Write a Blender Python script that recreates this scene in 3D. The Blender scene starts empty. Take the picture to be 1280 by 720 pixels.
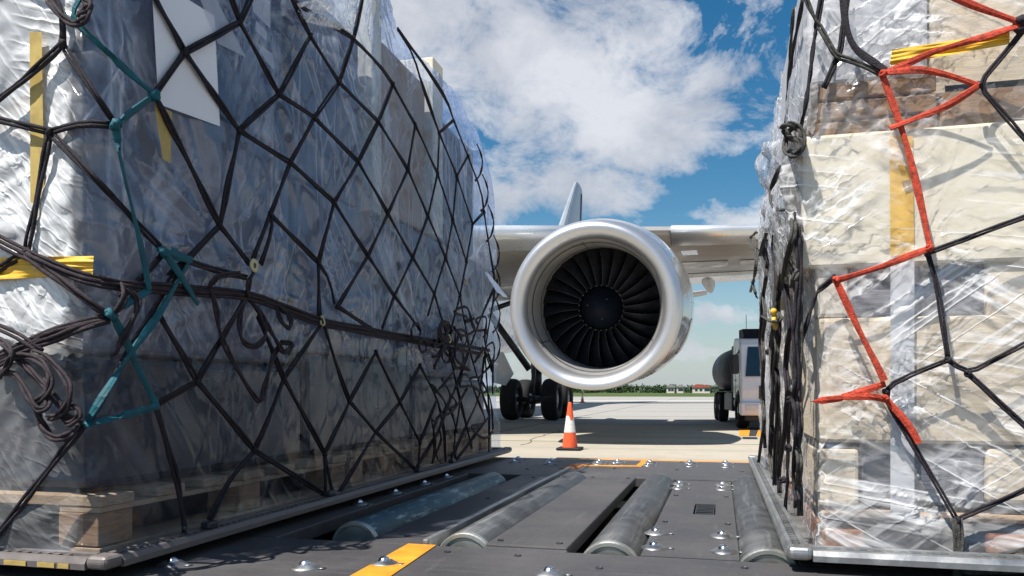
import bpy, bmesh, math, random
import numpy as np
from mathutils import Vector, Matrix, noise as mnoise
R = math.radians; pi = math.pi
random.seed(7)
sc = bpy.context.scene
col = sc.collection
DECK = 0.62
TH = R(14.6); CT, ST = math.cos(TH), math.sin(TH)
CAM = Vector((0, 0, 1.0))

# ------------------------------------------------------------------ measuring helpers
def ray(px, py):
    a = (px-640)/1000.; b = (488-py)/1000.
    return Vector((a*CT-ST, a*ST+CT, b))
def onX(px, py, X):
    d = ray(px, py); t = X/d.x; return CAM + d*t
def onY(px, py, Y):
    d = ray(px, py); t = Y/d.y; return CAM + d*t
def onZ(px, py, Z):
    d = ray(px, py); t = (Z-1)/d.z; return CAM + d*t
def at(px, py, D):
    return CAM + ray(px, py)*D

# ------------------------------------------------------------------ materials
class NT:
    def __init__(s, name):
        s.m = bpy.data.materials.new(name); s.m.use_nodes = True
        s.t = s.m.node_tree; s.t.nodes.clear()
        s.out = s.n('ShaderNodeOutputMaterial')
    def n(s, typ, **kw):
        nd = s.t.nodes.new(typ)
        for k, v in kw.items():
            if k.startswith('i_'):
                nd.inputs[k[2:].replace('_', ' ')].default_value = v
            else: setattr(nd, k, v)
        return nd
    def l(s, a, b): s.t.links.new(a, b)
    def coords(s, scale=(1,1,1), rot=(0,0,0), kind='Object', loc=(0,0,0)):
        tc = s.n('ShaderNodeTexCoord'); mp = s.n('ShaderNodeMapping')
        mp.inputs['Scale'].default_value = scale; mp.inputs['Rotation'].default_value = rot
        mp.inputs['Location'].default_value = loc
        s.l(tc.outputs[kind], mp.inputs['Vector']); return mp.outputs[0]
    def noise(s, scale, detail=4, rough=.55, vec=None, dist=0):
        nd = s.n('ShaderNodeTexNoise'); nd.inputs['Scale'].default_value = scale
        nd.inputs['Detail'].default_value = detail; nd.inputs['Roughness'].default_value = rough
        nd.inputs['Distortion'].default_value = dist
        s.l(vec if vec is not None else s.coords(), nd.inputs['Vector']); return nd.outputs[0]
    def ramp(s, fac, stops, interp='LINEAR'):
        nd = s.n('ShaderNodeValToRGB'); nd.color_ramp.interpolation = interp
        e = nd.color_ramp.elements
        while len(e) < len(stops): e.new(.5)
        for k, (p, c) in enumerate(stops):
            e[k].position = p
            if not hasattr(c, '__len__'): c = (c, c, c)
            e[k].color = (*c, 1)
        s.l(fac, nd.inputs[0]); return nd.outputs[0]
    def math(s, op, a, b=None, clamp=False):
        nd = s.n('ShaderNodeMath', operation=op); nd.use_clamp = clamp
        for k, v in enumerate((a, b)):
            if v is None: continue
            if isinstance(v, (int, float)): nd.inputs[k].default_value = v
            else: s.l(v, nd.inputs[k])
        return nd.outputs[0]
    def mixc(s, fac, a, b, blend='MIX'):
        nd = s.n('ShaderNodeMix', data_type='RGBA', blend_type=blend)
        for v, idx in ((fac, 0), (a, 6), (b, 7)):
            if isinstance(v, (int, float)): nd.inputs[idx].default_value = v
            elif isinstance(v, tuple): nd.inputs[idx].default_value = (*v, 1)
            else: s.l(v, nd.inputs[idx])
        return nd.outputs[2]
    def bump(s, h, strength=.3, dist=.01):
        nd = s.n('ShaderNodeBump'); nd.inputs['Strength'].default_value = strength
        nd.inputs['Distance'].default_value = dist
        s.l(h, nd.inputs['Height']); return nd.outputs[0]
    def bsdf(s, color, rough=.5, metal=0, spec=.5, normal=None, coat=0, **kw):
        nd = s.n('ShaderNodeBsdfPrincipled')
        for v, k in ((color, 'Base Color'), (rough, 'Roughness'), (metal, 'Metallic'), (spec, 'Specular IOR Level'), (coat, 'Coat Weight')):
            if isinstance(v, (int, float)): nd.inputs[k].default_value = v
            elif isinstance(v, tuple): nd.inputs[k].default_value = (*v, 1)
            else: s.l(v, nd.inputs[k])
        for k, v in kw.items(): nd.inputs[k.replace('_', ' ')].default_value = v
        if normal is not None: s.l(normal, nd.inputs['Normal'])
        return nd.outputs[0]
    def done(s, sh): s.l(sh, s.out.inputs[0]); return s.m

def simple(name, c, rough=.5, metal=0, spec=.5, var=.25, scale=8, bump=.0, bs=60, rv=.15, stretch=(1,1,1), coat=0):
    t = NT(name); v = t.coords(stretch)
    n = t.noise(scale, 5, .6, v)
    lo = tuple(x*(1-var) for x in c); hi = tuple(min(1, x*(1+var)) for x in c)
    cc = t.ramp(n, [(.3, lo), (.7, hi)])
    rr = t.ramp(n, [(.3, max(.02, rough-rv)), (.7, min(1, rough+rv))])
    nm = t.bump(t.noise(bs, 4, .6, v), bump, .004) if bump else None
    return t.done(t.bsdf(cc, rr, metal, spec, nm, coat))

def wood(name, c, scale=6, dark=.55, stretch=(1,1,8)):
    t = NT(name); v = t.coords(stretch)
    n = t.noise(scale, 6, .65, v, 1.5); g = t.noise(3, 3, .5)
    a = t.ramp(n, [(.3, tuple(x*dark for x in c)), (.52, c), (.8, tuple(min(1, x*1.15) for x in c))])
    a = t.mixc(t.ramp(g, [(.4, 0.), (.75, .5)]), a, tuple(x*.6 for x in c))
    return t.done(t.bsdf(a, .75, 0, .25, t.bump(n, .4, .003)))

def film_mat(name, base, amp, tint=(1,1,1), dirs=((0.5, 0, 0),), gloss=.14, white=(.8,.82,.85), seed=0., spec_lo=.05, trl=.35, bmp=.008, ss=(26,2.2), zs=None, hi=.75, lw_=26., xs=None, gs=3.1):
    """clear stretch film: transparent sheet with milky stretch streaks, painted crease highlights and a glossy skin"""
    t = NT(name)
    tot = None; hs = None
    for k, rot in enumerate(dirs):
        v = t.coords((1, 1, 1), rot, loc=(seed+k*3.1, seed*2+k, k*1.7))
        mp = t.n('ShaderNodeMapping'); mp.inputs['Scale'].default_value = (ss[0], ss[0], ss[1])
        t.l(v, mp.inputs['Vector'])
        n = t.noise(1, 3, .5, mp.outputs[0], .1)
        r = t.ramp(n, [(.50, 0.), (.60, .22), (.70, .8)])
        mp2 = t.n('ShaderNodeMapping'); mp2.inputs['Scale'].default_value = (ss[0]*.55, ss[0]*.55, ss[1]*.7); mp2.inputs['Location'].default_value = (7, 3, 1)
        t.l(v, mp2.inputs['Vector'])
        n2 = t.noise(1, 1.5, .5, mp2.outputs[0], 0)
        ln = t.math('SUBTRACT', 1., t.math('MULTIPLY', t.math('ABSOLUTE', t.math('SUBTRACT', n2, .5)), lw_), True)  # thin white crease highlights painted as lines, reused for the bump
        gate = t.ramp(t.noise(gs, 2, .5, v), [(.44, .05), (.62, 1.)])
        r = t.math('MULTIPLY', t.math('MAXIMUM', r, ln), gate)
        tot = r if tot is None else t.math('MAXIMUM', tot, r)
        h1 = t.math('ADD', t.math('MULTIPLY', t.math('MULTIPLY', ln, gate), 1.2), t.math('MULTIPLY', n, .10))
        hs = h1 if hs is None else t.math('ADD', hs, h1)
    big = t.ramp(t.noise(1.7, 3, .5, t.coords(loc=(seed, 0, 0))), [(.3, 0.), (.7, 1.)])
    fine = t.noise(40, 4, .7, t.coords((1,1,.4)))
    nm = t.bump(t.math('ADD', hs, t.math('MULTIPLY', fine, .03)), .6, bmp)
    f = t.math('ADD', base, t.math('MULTIPLY', tot, amp))
    f = t.math('ADD', f, t.math('MULTIPLY', big, base*.8), True)
    if zs is not None:   # milkiness and gloss drop below this height
        sp_ = t.n('ShaderNodeSeparateXYZ'); t.l(t.coords(), sp_.inputs[0])
        zz = t.math('ADD', sp_.outputs[2], t.math('MULTIPLY', t.math('SUBTRACT', t.noise(2.2, 2, .5, t.coords((1,1,2.5))), .5), .35))
        k_ = t.math('ADD', t.math('MULTIPLY', t.math('DIVIDE', t.math('SUBTRACT', zz, zs[0]), .09, True), 1-zs[1]), zs[1])
        f = t.math('MULTIPLY', f, k_)
    if xs is not None:   # the painted sunlit whitening fades in a ragged line short of the load's corner
        sp2 = t.n('ShaderNodeSeparateXYZ'); t.l(t.coords(), sp2.inputs[0])
        xx = t.math('ADD', t.math('SUBTRACT', xs, sp2.outputs[0]), t.math('MULTIPLY', t.math('SUBTRACT', t.noise(7, 3, .6, t.coords((1,1,.8))), .5), .10))
        f = t.math('MULTIPLY', f, t.math('ADD', t.math('MULTIPLY', t.math('DIVIDE', xx, .022, True), .82), .18))
    tr = t.n('ShaderNodeBsdfTransparent'); tr.inputs[0].default_value = (*tint, 1)
    di = t.n('ShaderNodeBsdfDiffuse'); di.inputs[0].default_value = (*white, 1); t.l(nm, di.inputs['Normal'])
    tl = t.n('ShaderNodeBsdfTranslucent'); tl.inputs[0].default_value = (*white, 1); t.l(nm, tl.inputs['Normal'])
    m0 = t.n('ShaderNodeMixShader'); m0.inputs[0].default_value = trl
    t.l(di.outputs[0], m0.inputs[1]); t.l(tl.outputs[0], m0.inputs[2])
    m1 = t.n('ShaderNodeMixShader'); t.l(f, m1.inputs[0]); t.l(tr.outputs[0], m1.inputs[1]); t.l(m0.outputs[0], m1.inputs[2])
    gl = t.n('ShaderNodeBsdfGlossy'); gl.inputs['Roughness'].default_value = gloss
    gl.inputs[0].default_value = (.95,.97,1,1); t.l(nm, gl.inputs['Normal'])
    lw = t.n('ShaderNodeLayerWeight'); lw.inputs[0].default_value = .32; t.l(nm, lw.inputs['Normal'])
    fr = t.ramp(lw.outputs['Facing'], [(0., spec_lo), (.55, spec_lo*2.2), (1., hi)])
    if zs is not None: fr = t.math('MULTIPLY', fr, t.math('ADD', t.math('MULTIPLY', k_, .62), .34))
    m2 = t.n('ShaderNodeMixShader'); t.l(fr, m2.inputs[0]); t.l(m1.outputs[0], m2.inputs[1]); t.l(gl.outputs[0], m2.inputs[2])
    return t.done(m2.outputs[0])

def concrete_mat():
    t = NT('apron_concrete'); v = t.coords()
    n1 = t.noise(.12, 5, .6, v); n2 = t.noise(2.5, 6, .7, v); n3 = t.noise(40, 3, .6, v)
    c = t.ramp(n1, [(.3, (.40,.355,.275)), (.7, (.48,.43,.34))])
    c = t.mixc(t.ramp(n2, [(.35, .0), (.75, .35)]), c, (.22,.20,.175))
    st = t.noise(1, 5, .6, t.coords((.02, .9, 1)))
    c = t.mixc(t.ramp(st, [(.48, 0.), (.72, .55)]), c, (.19,.175,.155))
    c = t.mixc(t.math('MULTIPLY', n3, .25), c, (.42,.40,.35))
    # the apron turns to an older, greyer slab field farther out
    sx = t.n('ShaderNodeSeparateXYZ'); t.l(v, sx.inputs[0])
    mr = t.n('ShaderNodeMapRange'); t.l(sx.outputs[1], mr.inputs[0]); mr.inputs[1].default_value = 23.6; mr.inputs[2].default_value = 24.2
    c = t.mixc(mr.outputs[0], c, (.34,.325,.30))
    return t.done(t.bsdf(c, .85, 0, .25, t.bump(n3, .25, .004)))

def deck_mat():
    t = NT('deck_coating'); v = t.coords()
    n1 = t.noise(3, 6, .65, v); n2 = t.noise(180, 3, .6, v); sc1 = t.noise(1, 6, .7, t.coords((2.5, 60, 1), (0,0,.35)))
    sc2 = t.noise(1, 6, .7, t.coords((45, 3, 1), (0,0,-.2)))
    c = t.ramp(n1, [(.3, (.050,.048,.051)), (.7, (.092,.087,.087))])
    c = t.mixc(t.ramp(sc1, [(.56, 0.), (.70, .32)]), c, (.17,.165,.16))
    c = t.mixc(t.ramp(sc2, [(.59, 0.), (.72, .34)]), c, (.17,.165,.155))
    c = t.mixc(t.ramp(n2, [(.55, 0.), (.75, .4)]), c, (.15,.145,.14))
    r = t.ramp(n1, [(.3, .42), (.7, .62)])
    return t.done(t.bsdf(c, r, 0, .4, t.bump(n2, .35, .002)))

def steel_mat(name, c, rough=.35, streak=(3, 60, 3), amt=.35, metal=.9, scr=(.55,.56,.56)):
    t = NT(name); v = t.coords(streak)
    n = t.noise(1, 6, .7, v); n2 = t.noise(12, 5, .6)
    cc = t.ramp(n2, [(.3, tuple(x*.7 for x in c)), (.7, c)])
    cc = t.mixc(t.ramp(n, [(.52, 0.), (.68, amt)]), cc, scr)
    rr = t.ramp(n2, [(.3, rough-.08), (.7, rough+.15)])
    return t.done(t.bsdf(cc, rr, metal, .5, t.bump(n, .12, .002)))

M = {}
M['concrete'] = concrete_mat(); M['deck'] = deck_mat()
M['pit'] = simple('dark_pit', (.012,.012,.014), .7)
M['roller'] = steel_mat('roller_steel', (.15,.155,.16), .46, (60, 3, 60), .5, .7, (.34,.35,.35))
M['roller_old'] = steel_mat('worn_roller_steel', (.10,.16,.18), .42, (50, 9, 50), .9, .55, (.42,.56,.58))
M['zinc'] = steel_mat('zinc_cap', (.62,.62,.56), .35, (8,8,8), .3, .8)
M['ballring'] = simple('ball_flange', (.28,.285,.29), .45, .85, .5, .3, 30)
M['chrome'] = simple('ball_steel', (.78,.79,.8), .2, 1, .5, .08, 30)
M['alu'] = steel_mat('pallet_aluminium', (.50,.50,.49), .38, (30, 2, 30), .5, .85, (.75,.75,.74))
M['alu_dark'] = steel_mat('dirty_pallet_rail', (.20,.175,.165), .5, (30, 3, 30), .4, .25, (.30,.25,.23))
M['paint_yellow'] = simple('yellow_marking', (.74,.285,.022), .6, 0, .4, .25, 14, .2)
M['paint_rust'] = simple('worn_orange_marking', (.36,.13,.03), .7, 0, .3, .5, 20)
M['cord'] = simple('net_cord', (.030,.026,.032), .78, 0, .25, .5, 60, .8, 260)
M['cord_grey'] = simple('net_cord_faded', (.085,.082,.075), .85, 0, .2, .6, 70, .9, 260)
M['cord_brown'] = simple('net_cord_brown', (.046,.036,.041), .8, 0, .2, .5, 50, .8, 240)
M['teal'] = simple('teal_webbing', (.008,.105,.135), .6, 0, .35, .35, 40, .5, 300)
M['red'] = simple('red_webbing', (.58,.07,.035), .65, 0, .3, .5, 90, .9, 400)
M['tape'] = simple('yellow_tape', (.78,.47,.045), .38, 0, .5, .18, 25, .3, 50)
M['tape_pale'] = simple('pale_tape', (.62,.63,.66), .5, 0, .4, .08, 25, .2, 60)
M['tape_white'] = simple('white_tape', (.66,.67,.70), .5, 0, .4, .08, 25, .2, 60)
M['tape_faded'] = simple('faded_tape', (.52,.38,.12), .5, 0, .4, .2, 30)
M['paper'] = simple('paper', (.93,.93,.96), .6, 0, .3, .03, 3, .1, 12)
M['hook'] = steel_mat('hook_steel', (.6,.52,.3), .35, (8,8,8), .3, .8)
M['plywood'] = wood('pale_plywood', (.78,.67,.51), 4, .8, (2, 2, 14))
M['foam'] = simple('cream_board', (.84,.77,.62), .8, 0, .2, .08, 5, .2, 40)
M['pine'] = wood('pine_plank', (.46,.33,.20), 6, .55, (3, 3, 14))
M['brownwood'] = wood('brown_timber', (.36,.22,.12), 5, .4, (2, 2, 16))
M['redwood'] = wood('orange_timber', (.42,.19,.10), 5, .55, (2, 2, 12))
M['carton'] = simple('brown_carton', (.48,.34,.22), .8, 0, .2, .12, 5, .2, 60)
M['carton_cream'] = simple('cream_carton', (.74,.68,.58), .8, 0, .2, .1, 4, .2, 60)
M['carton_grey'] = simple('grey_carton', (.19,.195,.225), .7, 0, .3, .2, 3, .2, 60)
M['leaflet'] = film_mat('leaflet_sheet', .42, .3, (.95,.95,.98), ((0,0,0),), .3, (.88,.89,.95), 3., .04)
M['carton_blue'] = simple('dark_blue_wrap', (.032,.045,.085), .35, 0, .5, .4, 4, .5, 20)
M['blackwrap'] = simple('black_wrap', (.006,.011,.026), .4, 0, .5, .5, 3, .3, 6, stretch=(1,1,3))
M['greywrap'] = simple('grey_wrap', (.19,.19,.22), .3, 0, .5, .35, 3, .8, 16, stretch=(1,1,6))
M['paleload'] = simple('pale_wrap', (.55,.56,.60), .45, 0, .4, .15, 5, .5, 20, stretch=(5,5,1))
M['nacelle'] = simple('engine_cowl_paint', (.50,.51,.52), .22, .35, .5, .05, 1.2, coat=.5)
M['lip'] = simple('polished_lip', (.62,.63,.66), .42, .85, .5, .05, .8, rv=.04)
M['liner'] = simple('intake_liner', (.30,.295,.29), .45, .15, .4, .1, 2, .15, 90)
M['blade'] = simple('fan_blade_metal', (.022,.024,.032), .36, .55, .5, .25, 6)
M['blade_edge'] = simple('fan_blade_edge', (.055,.055,.062), .4, .6, .5, .2, 6)
M['dark'] = simple('black_void', (.008,.009,.012), .6)
M['spinner'] = simple('spinner_coat', (.007,.010,.018), .6, 0, .12, .2, 6)
M['wing'] = simple('wing_paint', (.36,.345,.33), .38, .1, .5, .12, .8)
M['slat'] = simple('bare_leading_edge', (.78,.79,.80), .3, .5, .5, .05, 1)
M['white'] = simple('white_paint', (.80,.84,.90), .3, 0, .5, .06, 1.5, coat=.3)
M['fin'] = simple('tail_paint', (.40,.44,.48), .35, .1, .5, .1, .5)
M['fairing'] = simple('fairing_paint', (.33,.31,.29), .3, .3, .5, .3, 2)
M['tyre'] = simple('tyre_rubber', (.016,.016,.018), .8, 0, .3, .3, 20, .3)
M['wheel'] = simple('wheel_metal', (.22,.23,.25), .4, .6, .5, .3, 10)
M['strut'] = simple('strut_metal', (.06,.062,.07), .4, .5, .5, .4, 8)
M['cone_orange'] = simple('cone_orange', (.80,.11,.035), .5, 0, .4, .15, 16, .2)
M['cone_white'] = simple('cone_white', (.68,.66,.62), .55, 0, .4, .2, 25)
M['rubber'] = simple('black_rubber', (.02,.02,.022), .7, 0, .3, .3, 20)
M['glass'] = simple('vehicle_glass', (.02,.035,.045), .06, 0, .8, .1, 2, rv=.02)
M['tank'] = simple('tank_paint', (.018,.024,.034), .6, .0, .15, .2, 2)
M['plastic'] = simple('dark_plastic', (.03,.032,.036), .5, 0, .4, .3, 10)
M['lamp'] = simple('headlamp_lens', (.6,.62,.65), .1, .3, .6, .05, 8)
M['grass'] = simple('grass_ground', (.075,.105,.035), .95, 0, .1, .35, .05)
M['leaf'] = simple('tree_leaves', (.028,.055,.018), .85, 0, .2, .5, .6)
M['bark'] = simple('tree_bark', (.07,.05,.035), .9)
M['wall_white'] = simple('house_render', (.62,.58,.52), .85)
M['roof_red'] = simple('roof_tiles', (.38,.09,.055), .8)
M['joint'] = simple('joint_sealant', (.07,.065,.06), .8)
M['black_mark'] = simple('black_marking', (.03,.03,.032), .7)
M['film_side'] = film_mat('stretch_film_shaded', .085, .60, (.86,.91,1.0), ((0,.0,0), (.55,0,0), (-.7,0,0)), .13, (.72,.80,.96), 1., .055, .35, .004, (17, .7), (1.07,.16), .26)  # shaded copy of the clear film, the shade's blue put into its colour
M['film_end'] = film_mat('stretch_film_sunlit', .42, .8, (.95,.96,1.), ((0,.9,0), (0,.65,0), (0,1.3,0)), .2, (.95,.95,.95), 9., .05, .08, .003, (46, .8), (1.02,.16), lw_=18., xs=-1.262)  # sunlit copy of the same film, sun brightness painted in as extra white
M['film_right'] = film_mat('stretch_film_clear', .085, .80, (.99,.99,.99), ((0,1.05,0), (0,-.95,0), (0,1.4,0)), .17, (.97,.96,.96), 5., .035, .12, .0018, (40, .7), lw_=24., gs=4.2)
M['film_hood'] = M['film_side']

# ------------------------------------------------------------------ mesh building
ORG = {}
class MB:
    def __init__(s): s.v = []; s.f = []; s.mi = []; s.cur = 0
    def add(s, vs, fs):
        b = len(s.v); s.v += [tuple(p) for p in vs]; s.f += [tuple(i+b for i in f) for f in fs]; s.mi += [s.cur]*len(fs); return s
    def box(s, x0, x1, y0, y1, z0, z1):
        return s.hexa([(x0,y0,z0),(x1,y0,z0),(x1,y1,z0),(x0,y1,z0),(x0,y0,z1),(x1,y0,z1),(x1,y1,z1),(x0,y1,z1)])
    def hexa(s, p):
        return s.add(p, [(0,3,2,1),(4,5,6,7),(0,1,5,4),(1,2,6,5),(2,3,7,6),(3,0,4,7)])
    def prism(s, poly, y0, y1, axis='y'):
        n = len(poly)
        f = {'y': lambda a, b, t: (a, t, b), 'x': lambda a, b, t: (t, a, b), 'z': lambda a, b, t: (a, b, t)}[axis]
        vs = [f(a, b, y0) for a, b in poly] + [f(a, b, y1) for a, b in poly]
        fs = [tuple(range(n)), tuple(range(2*n-1, n-1, -1))] + [(i, i+n, (i+1) % n+n, (i+1) % n) for i in range(n)]
        return s.add(vs, fs)
    def tube(s, pts, r, n=8, cap=True, rad=None, flat=1., up=None):
        pts = [Vector(p) for p in pts]
        if len(pts) < 2: return s
        vs = []; prev = None
        for i, p in enumerate(pts):
            t = (pts[min(i+1, len(pts)-1)]-pts[max(i-1, 0)])
            if t.length < 1e-9: t = Vector((0,0,1))
            t.normalize()
            if up is not None: a = Vector(up).cross(t)
            elif prev is None: a = t.cross(Vector((.13,.31,.94)))
            else: a = prev - t*prev.dot(t)
            if a.length < 1e-6: a = t.orthogonal()
            a.normalize(); prev = a; b = t.cross(a)
            rr = rad[i] if rad else r
            for k in range(n):
                q = 2*pi*k/n; vs.append(p + a*math.cos(q)*rr + b*math.sin(q)*rr*flat)
        fs = []
        m = len(pts)
        for i in range(m-1):
            for k in range(n):
                fs.append((i*n+k, i*n+(k+1) % n, (i+1)*n+(k+1) % n, (i+1)*n+k))
        if cap: fs += [tuple(range(n-1, -1, -1)), tuple((m-1)*n+k for k in range(n))]
        return s.add(vs, fs)
    def lathe(s, prof, o=(0,0,0), axis='y', n=48, rfun=None, closed=False):
        o = Vector(o); vs = []
        for (t, r) in prof:
            for k in range(n):
                q = 2*pi*k/n; rr = rfun(t, r, q) if rfun else r
                c, d = math.cos(q)*rr, math.sin(q)*rr
                vs.append(o + (Vector((c, t, d)) if axis == 'y' else Vector((c, d, t)) if axis == 'z' else Vector((t, c, d))))
        fs = []; m = len(prof)
        for i in range(m-1 if not closed else m):
            j = (i+1) % m
            for k in range(n): fs.append((i*n+k, i*n+(k+1) % n, j*n+(k+1) % n, j*n+k))
        return s.add(vs, fs)
    def sphere(s, c, r, n=10, sc=(1,1,1)):
        c = Vector(c); vs = []; m = n//2+1
        for i in range(m+1):
            for k in range(n):
                a = pi*i/m; q = 2*pi*k/n
                vs.append(c + Vector((math.sin(a)*math.cos(q)*r*sc[0], math.sin(a)*math.sin(q)*r*sc[1], math.cos(a)*r*sc[2])))
        fs = [(i*n+k, (i+1)*n+k, (i+1)*n+(k+1) % n, i*n+(k+1) % n) for i in range(m) for k in range(n)]
        return s.add(vs, fs)
    def build(s, name, mat, parent=None, smooth=False, bevel=0, local=False, seg=2, weld=False, fix=False):
        me = bpy.data.meshes.new(name)
        o0 = Vector((0,0,0)) if (parent is None or local) else ORG.get(parent.name, Vector((0,0,0)))
        me.from_pydata([(x-o0.x, y-o0.y, z-o0.z) for x, y, z in s.v], [], s.f)
        mats = mat if isinstance(mat, (list, tuple)) else [mat]
        for m_ in mats: me.materials.append(m_)
        if len(mats) > 1: me.polygons.foreach_set('material_index', s.mi)
        me.validate()
        if fix or weld:
            bm = bmesh.new(); bm.from_mesh(me)
            if weld: bmesh.ops.remove_doubles(bm, verts=bm.verts, dist=1e-4)
            bmesh.ops.recalc_face_normals(bm, faces=bm.faces); bm.to_mesh(me); bm.free()
        if smooth: me.polygons.foreach_set('use_smooth', [True]*len(me.polygons))
        me.update()
        o = bpy.data.objects.new(name, me); col.objects.link(o)
        if parent is not None: o.parent = parent; ORG[o.name] = o0
        else: ORG[o.name] = Vector((0,0,0))
        if bevel:
            b = o.modifiers.new('bevel', 'BEVEL'); b.width = bevel; b.segments = seg; b.limit_method = 'ANGLE'
        return o

def tag(o, label, cat, group=None, kind=None):
    if label: o['label'] = label
    if cat: o['category'] = cat
    if group: o['group'] = group
    if kind: o['kind'] = kind
    return o
def thing(name, label, cat, loc, group=None, rotz=0):
    o = bpy.data.objects.new(name, None); col.objects.link(o); o.empty_display_size = .1
    o.location = loc; o.rotation_euler = (0,0,rotz); ORG[o.name] = Vector(loc)
    return tag(o, label, cat, group)
def structure(name, mb, mat, **kw):
    o = mb.build(name, mat, **kw); o['kind'] = 'structure'; return o
def copy_tree(o, parent=None):
    c = o.copy(); col.objects.link(c)
    if parent is not None: c.parent = parent
    ORG[c.name] = ORG.get(o.name, Vector((0,0,0)))
    for ch in [x for x in bpy.data.objects if x.parent == o]: copy_tree(ch, c)
    return c

# ------------------------------------------------------------------ numpy noise for cloth-like sheets
rng = np.random.RandomState(11)
PERM = rng.rand(256, 256)
def vn(x, y, seed=0):
    x = x+seed*17.31; y = y+seed*9.77
    xi = np.floor(x).astype(int); yi = np.floor(y).astype(int); fx = x-xi; fy = y-yi
    fx = fx*fx*fx*(fx*(fx*6-15)+10); fy = fy*fy*fy*(fy*(fy*6-15)+10)
    g = lambda a, b: PERM[a & 255, b & 255]
    return (g(xi,yi)*(1-fx)+g(xi+1,yi)*fx)*(1-fy)+(g(xi,yi+1)*(1-fx)+g(xi+1,yi+1)*fx)*fy
def fold(u, v, ang, wa, wl, seed, p=2., warp=.25):
    w1 = (vn(u*1.6, v*1.6, seed+5)-.5)*warp
    c, s_ = math.cos(ang), math.sin(ang)
    a = (u*c+v*s_+w1)/wa; b = (-u*s_+v*c)/wl
    n = vn(a, b, seed)
    return (1-np.abs(2*n-1))**p
def fan(u, v, cu, cv, k, rad, seed, p=2.):
    du, dv = u-cu, v-cv; r = np.sqrt(du*du+dv*dv)+1e-4; a = np.arctan2(dv, du)
    n = vn(a*k, r*1.5, seed)
    return (1-np.abs(2*n-1))**p*np.exp(-(r/rad)**2)*np.clip(r/.04, 0, 1)

# ------------------------------------------------------------------ setting: ground
structure('apron', MB().add([(-600,-60,0),(600,-60,0),(600,128,0),(-600,128,0)], [(0,1,2,3)]), M['concrete'])
structure('grass_field', MB().add([(-4000,128,-.004),(4000,128,-.004),(4000,6000,-.004),(-4000,6000,-.004)], [(0,1,2,3)]), M['grass'])
g = MB().add([(-4000,-3000,-.02),(4000,-3000,-.02),(4000,128,-.02),(-4000,128,-.02)], [(0,1,2,3)])
structure('outer_ground', g, M['grass'])
j = MB()
for y in [8, 15.4, 23.8, 31, 38.5, 46, 53.5, 61, 76, 91, 106]: j.box(-60, 60, y, y+.03, .001, .004)
for x in [-28, -20.5, -13, -5.2, 2.3, 9.8, 17.3]: j.box(x, x+.03, 0, 127, .001, .005)
# an old crack wandering over the slab beside the big cone
a, b = onZ(655, 556, 0), onZ(700, 537, 0)
pts = [a+(b-a)*t+Vector((random.uniform(-.12,.12), random.uniform(-.12,.12), 0)) for t in [k/12 for k in range(13)]]
for p, q in zip(pts, pts[1:]):
    j.hexa([(p.x-.01,p.y,.001),(p.x+.01,p.y,.001),(q.x+.01,q.y,.001),(q.x-.01,q.y,.001),(p.x-.01,p.y,.0045),(p.x+.01,p.y,.0045),(q.x+.01,q.y,.0045),(q.x-.01,q.y,.0045)])
structure('apron_joints', j, M['joint'])
# yellow and black stand marking in front of the truck
def mark(name, pxs, z, mat):
    p = [onZ(x, y, z) for x, y in pxs]
    return structure(name, MB().add([(q.x,q.y,z-.003) for q in p]+[(q.x,q.y,z) for q in p], [(4,5,6,7),(0,1,5,4),(1,2,6,5),(2,3,7,6),(3,0,4,7)]), mat, fix=True)
mark('apron_marking', [(924,545),(936,545),(938,534),(924,534)], .006, M['paint_yellow'])
mark('apron_marking', [(936,545),(945,545),(949,535),(938,534)], .0065, M['black_mark'])
mark('apron_marking', [(945,545),(990,546),(995,535),(949,535)], .006, M['paint_yellow'])
mark('taxi_line', [(620,500.4),(935,501.2),(935,500.8),(620,500)], .006, M['cone_white'])

# ------------------------------------------------------------------ loader deck
root = thing('loader_deck', 'low dark grey cargo deck with steel rollers and ball units between the two netted loads', 'cargo deck', (-1, 2, 0))
P = DECK
m = MB(); m.box(-4.6, 3.9, -1.4, 4.36, .0, .46); m.box(-4.59, 3.89, 3.53, 4.35, .462, P-.042); m.box(-4.59, 3.89, -1.39, 1.82, .462, P-.042); m.build('base_frame', M['pit'], root)
plates = [(-4.6,3.9,-1.4,1.85), (-4.6,3.9,3.50,4.36), (-4.6,-1.115,1.853,3.497), (-.868,-.715,1.853,3.497),
          (.168,3.9,1.853,3.497)]
for x0,x1,y0,y1 in plates:
    MB().box(x0,x1,y0,y1,P-.04,P).build('deck_plate', M['deck'], root, bevel=.003)
# raised slab with a folded lip towards the camera
m = MB(); m.box(-.555,-.352,1.875,3.47,P-.03,P+.006); m.box(-.557,-.350,1.864,1.8745,P-.03,P+.0); m.build('deck_slab', M['deck'], root, bevel=.004)
m = MB()
hx0,hx1,hy0,hy1 = -.082,-.015,2.52,2.75
m.box(-.178,hx0,1.856,3.455,P-.03,P); m.box(hx1,.042,1.856,3.455,P-.03,P); m.box(hx0,hx1,1.856,hy0,P-.03,P); m.box(hx0,hx1,hy1,3.455,P-.03,P)
m.build('ball_plate', M['deck'], root, weld=True)
m = MB(); m.box(hx0+.004,hx1-.004,hy0+.05,hy1-.004,P-.012,P-.006)
for k in range(5): m.box(hx0+.008,hx1-.008,hy0+.07+k*.03,hy0+.08+k*.03,P-.006,P-.002)
m.build('lock_cover', M['plastic'], root)
m = MB(); m.box(-.714,-.698,1.86,3.80,P-.02,P+.012); m.build('guide_rail', M['alu'], root, bevel=.003)
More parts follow.
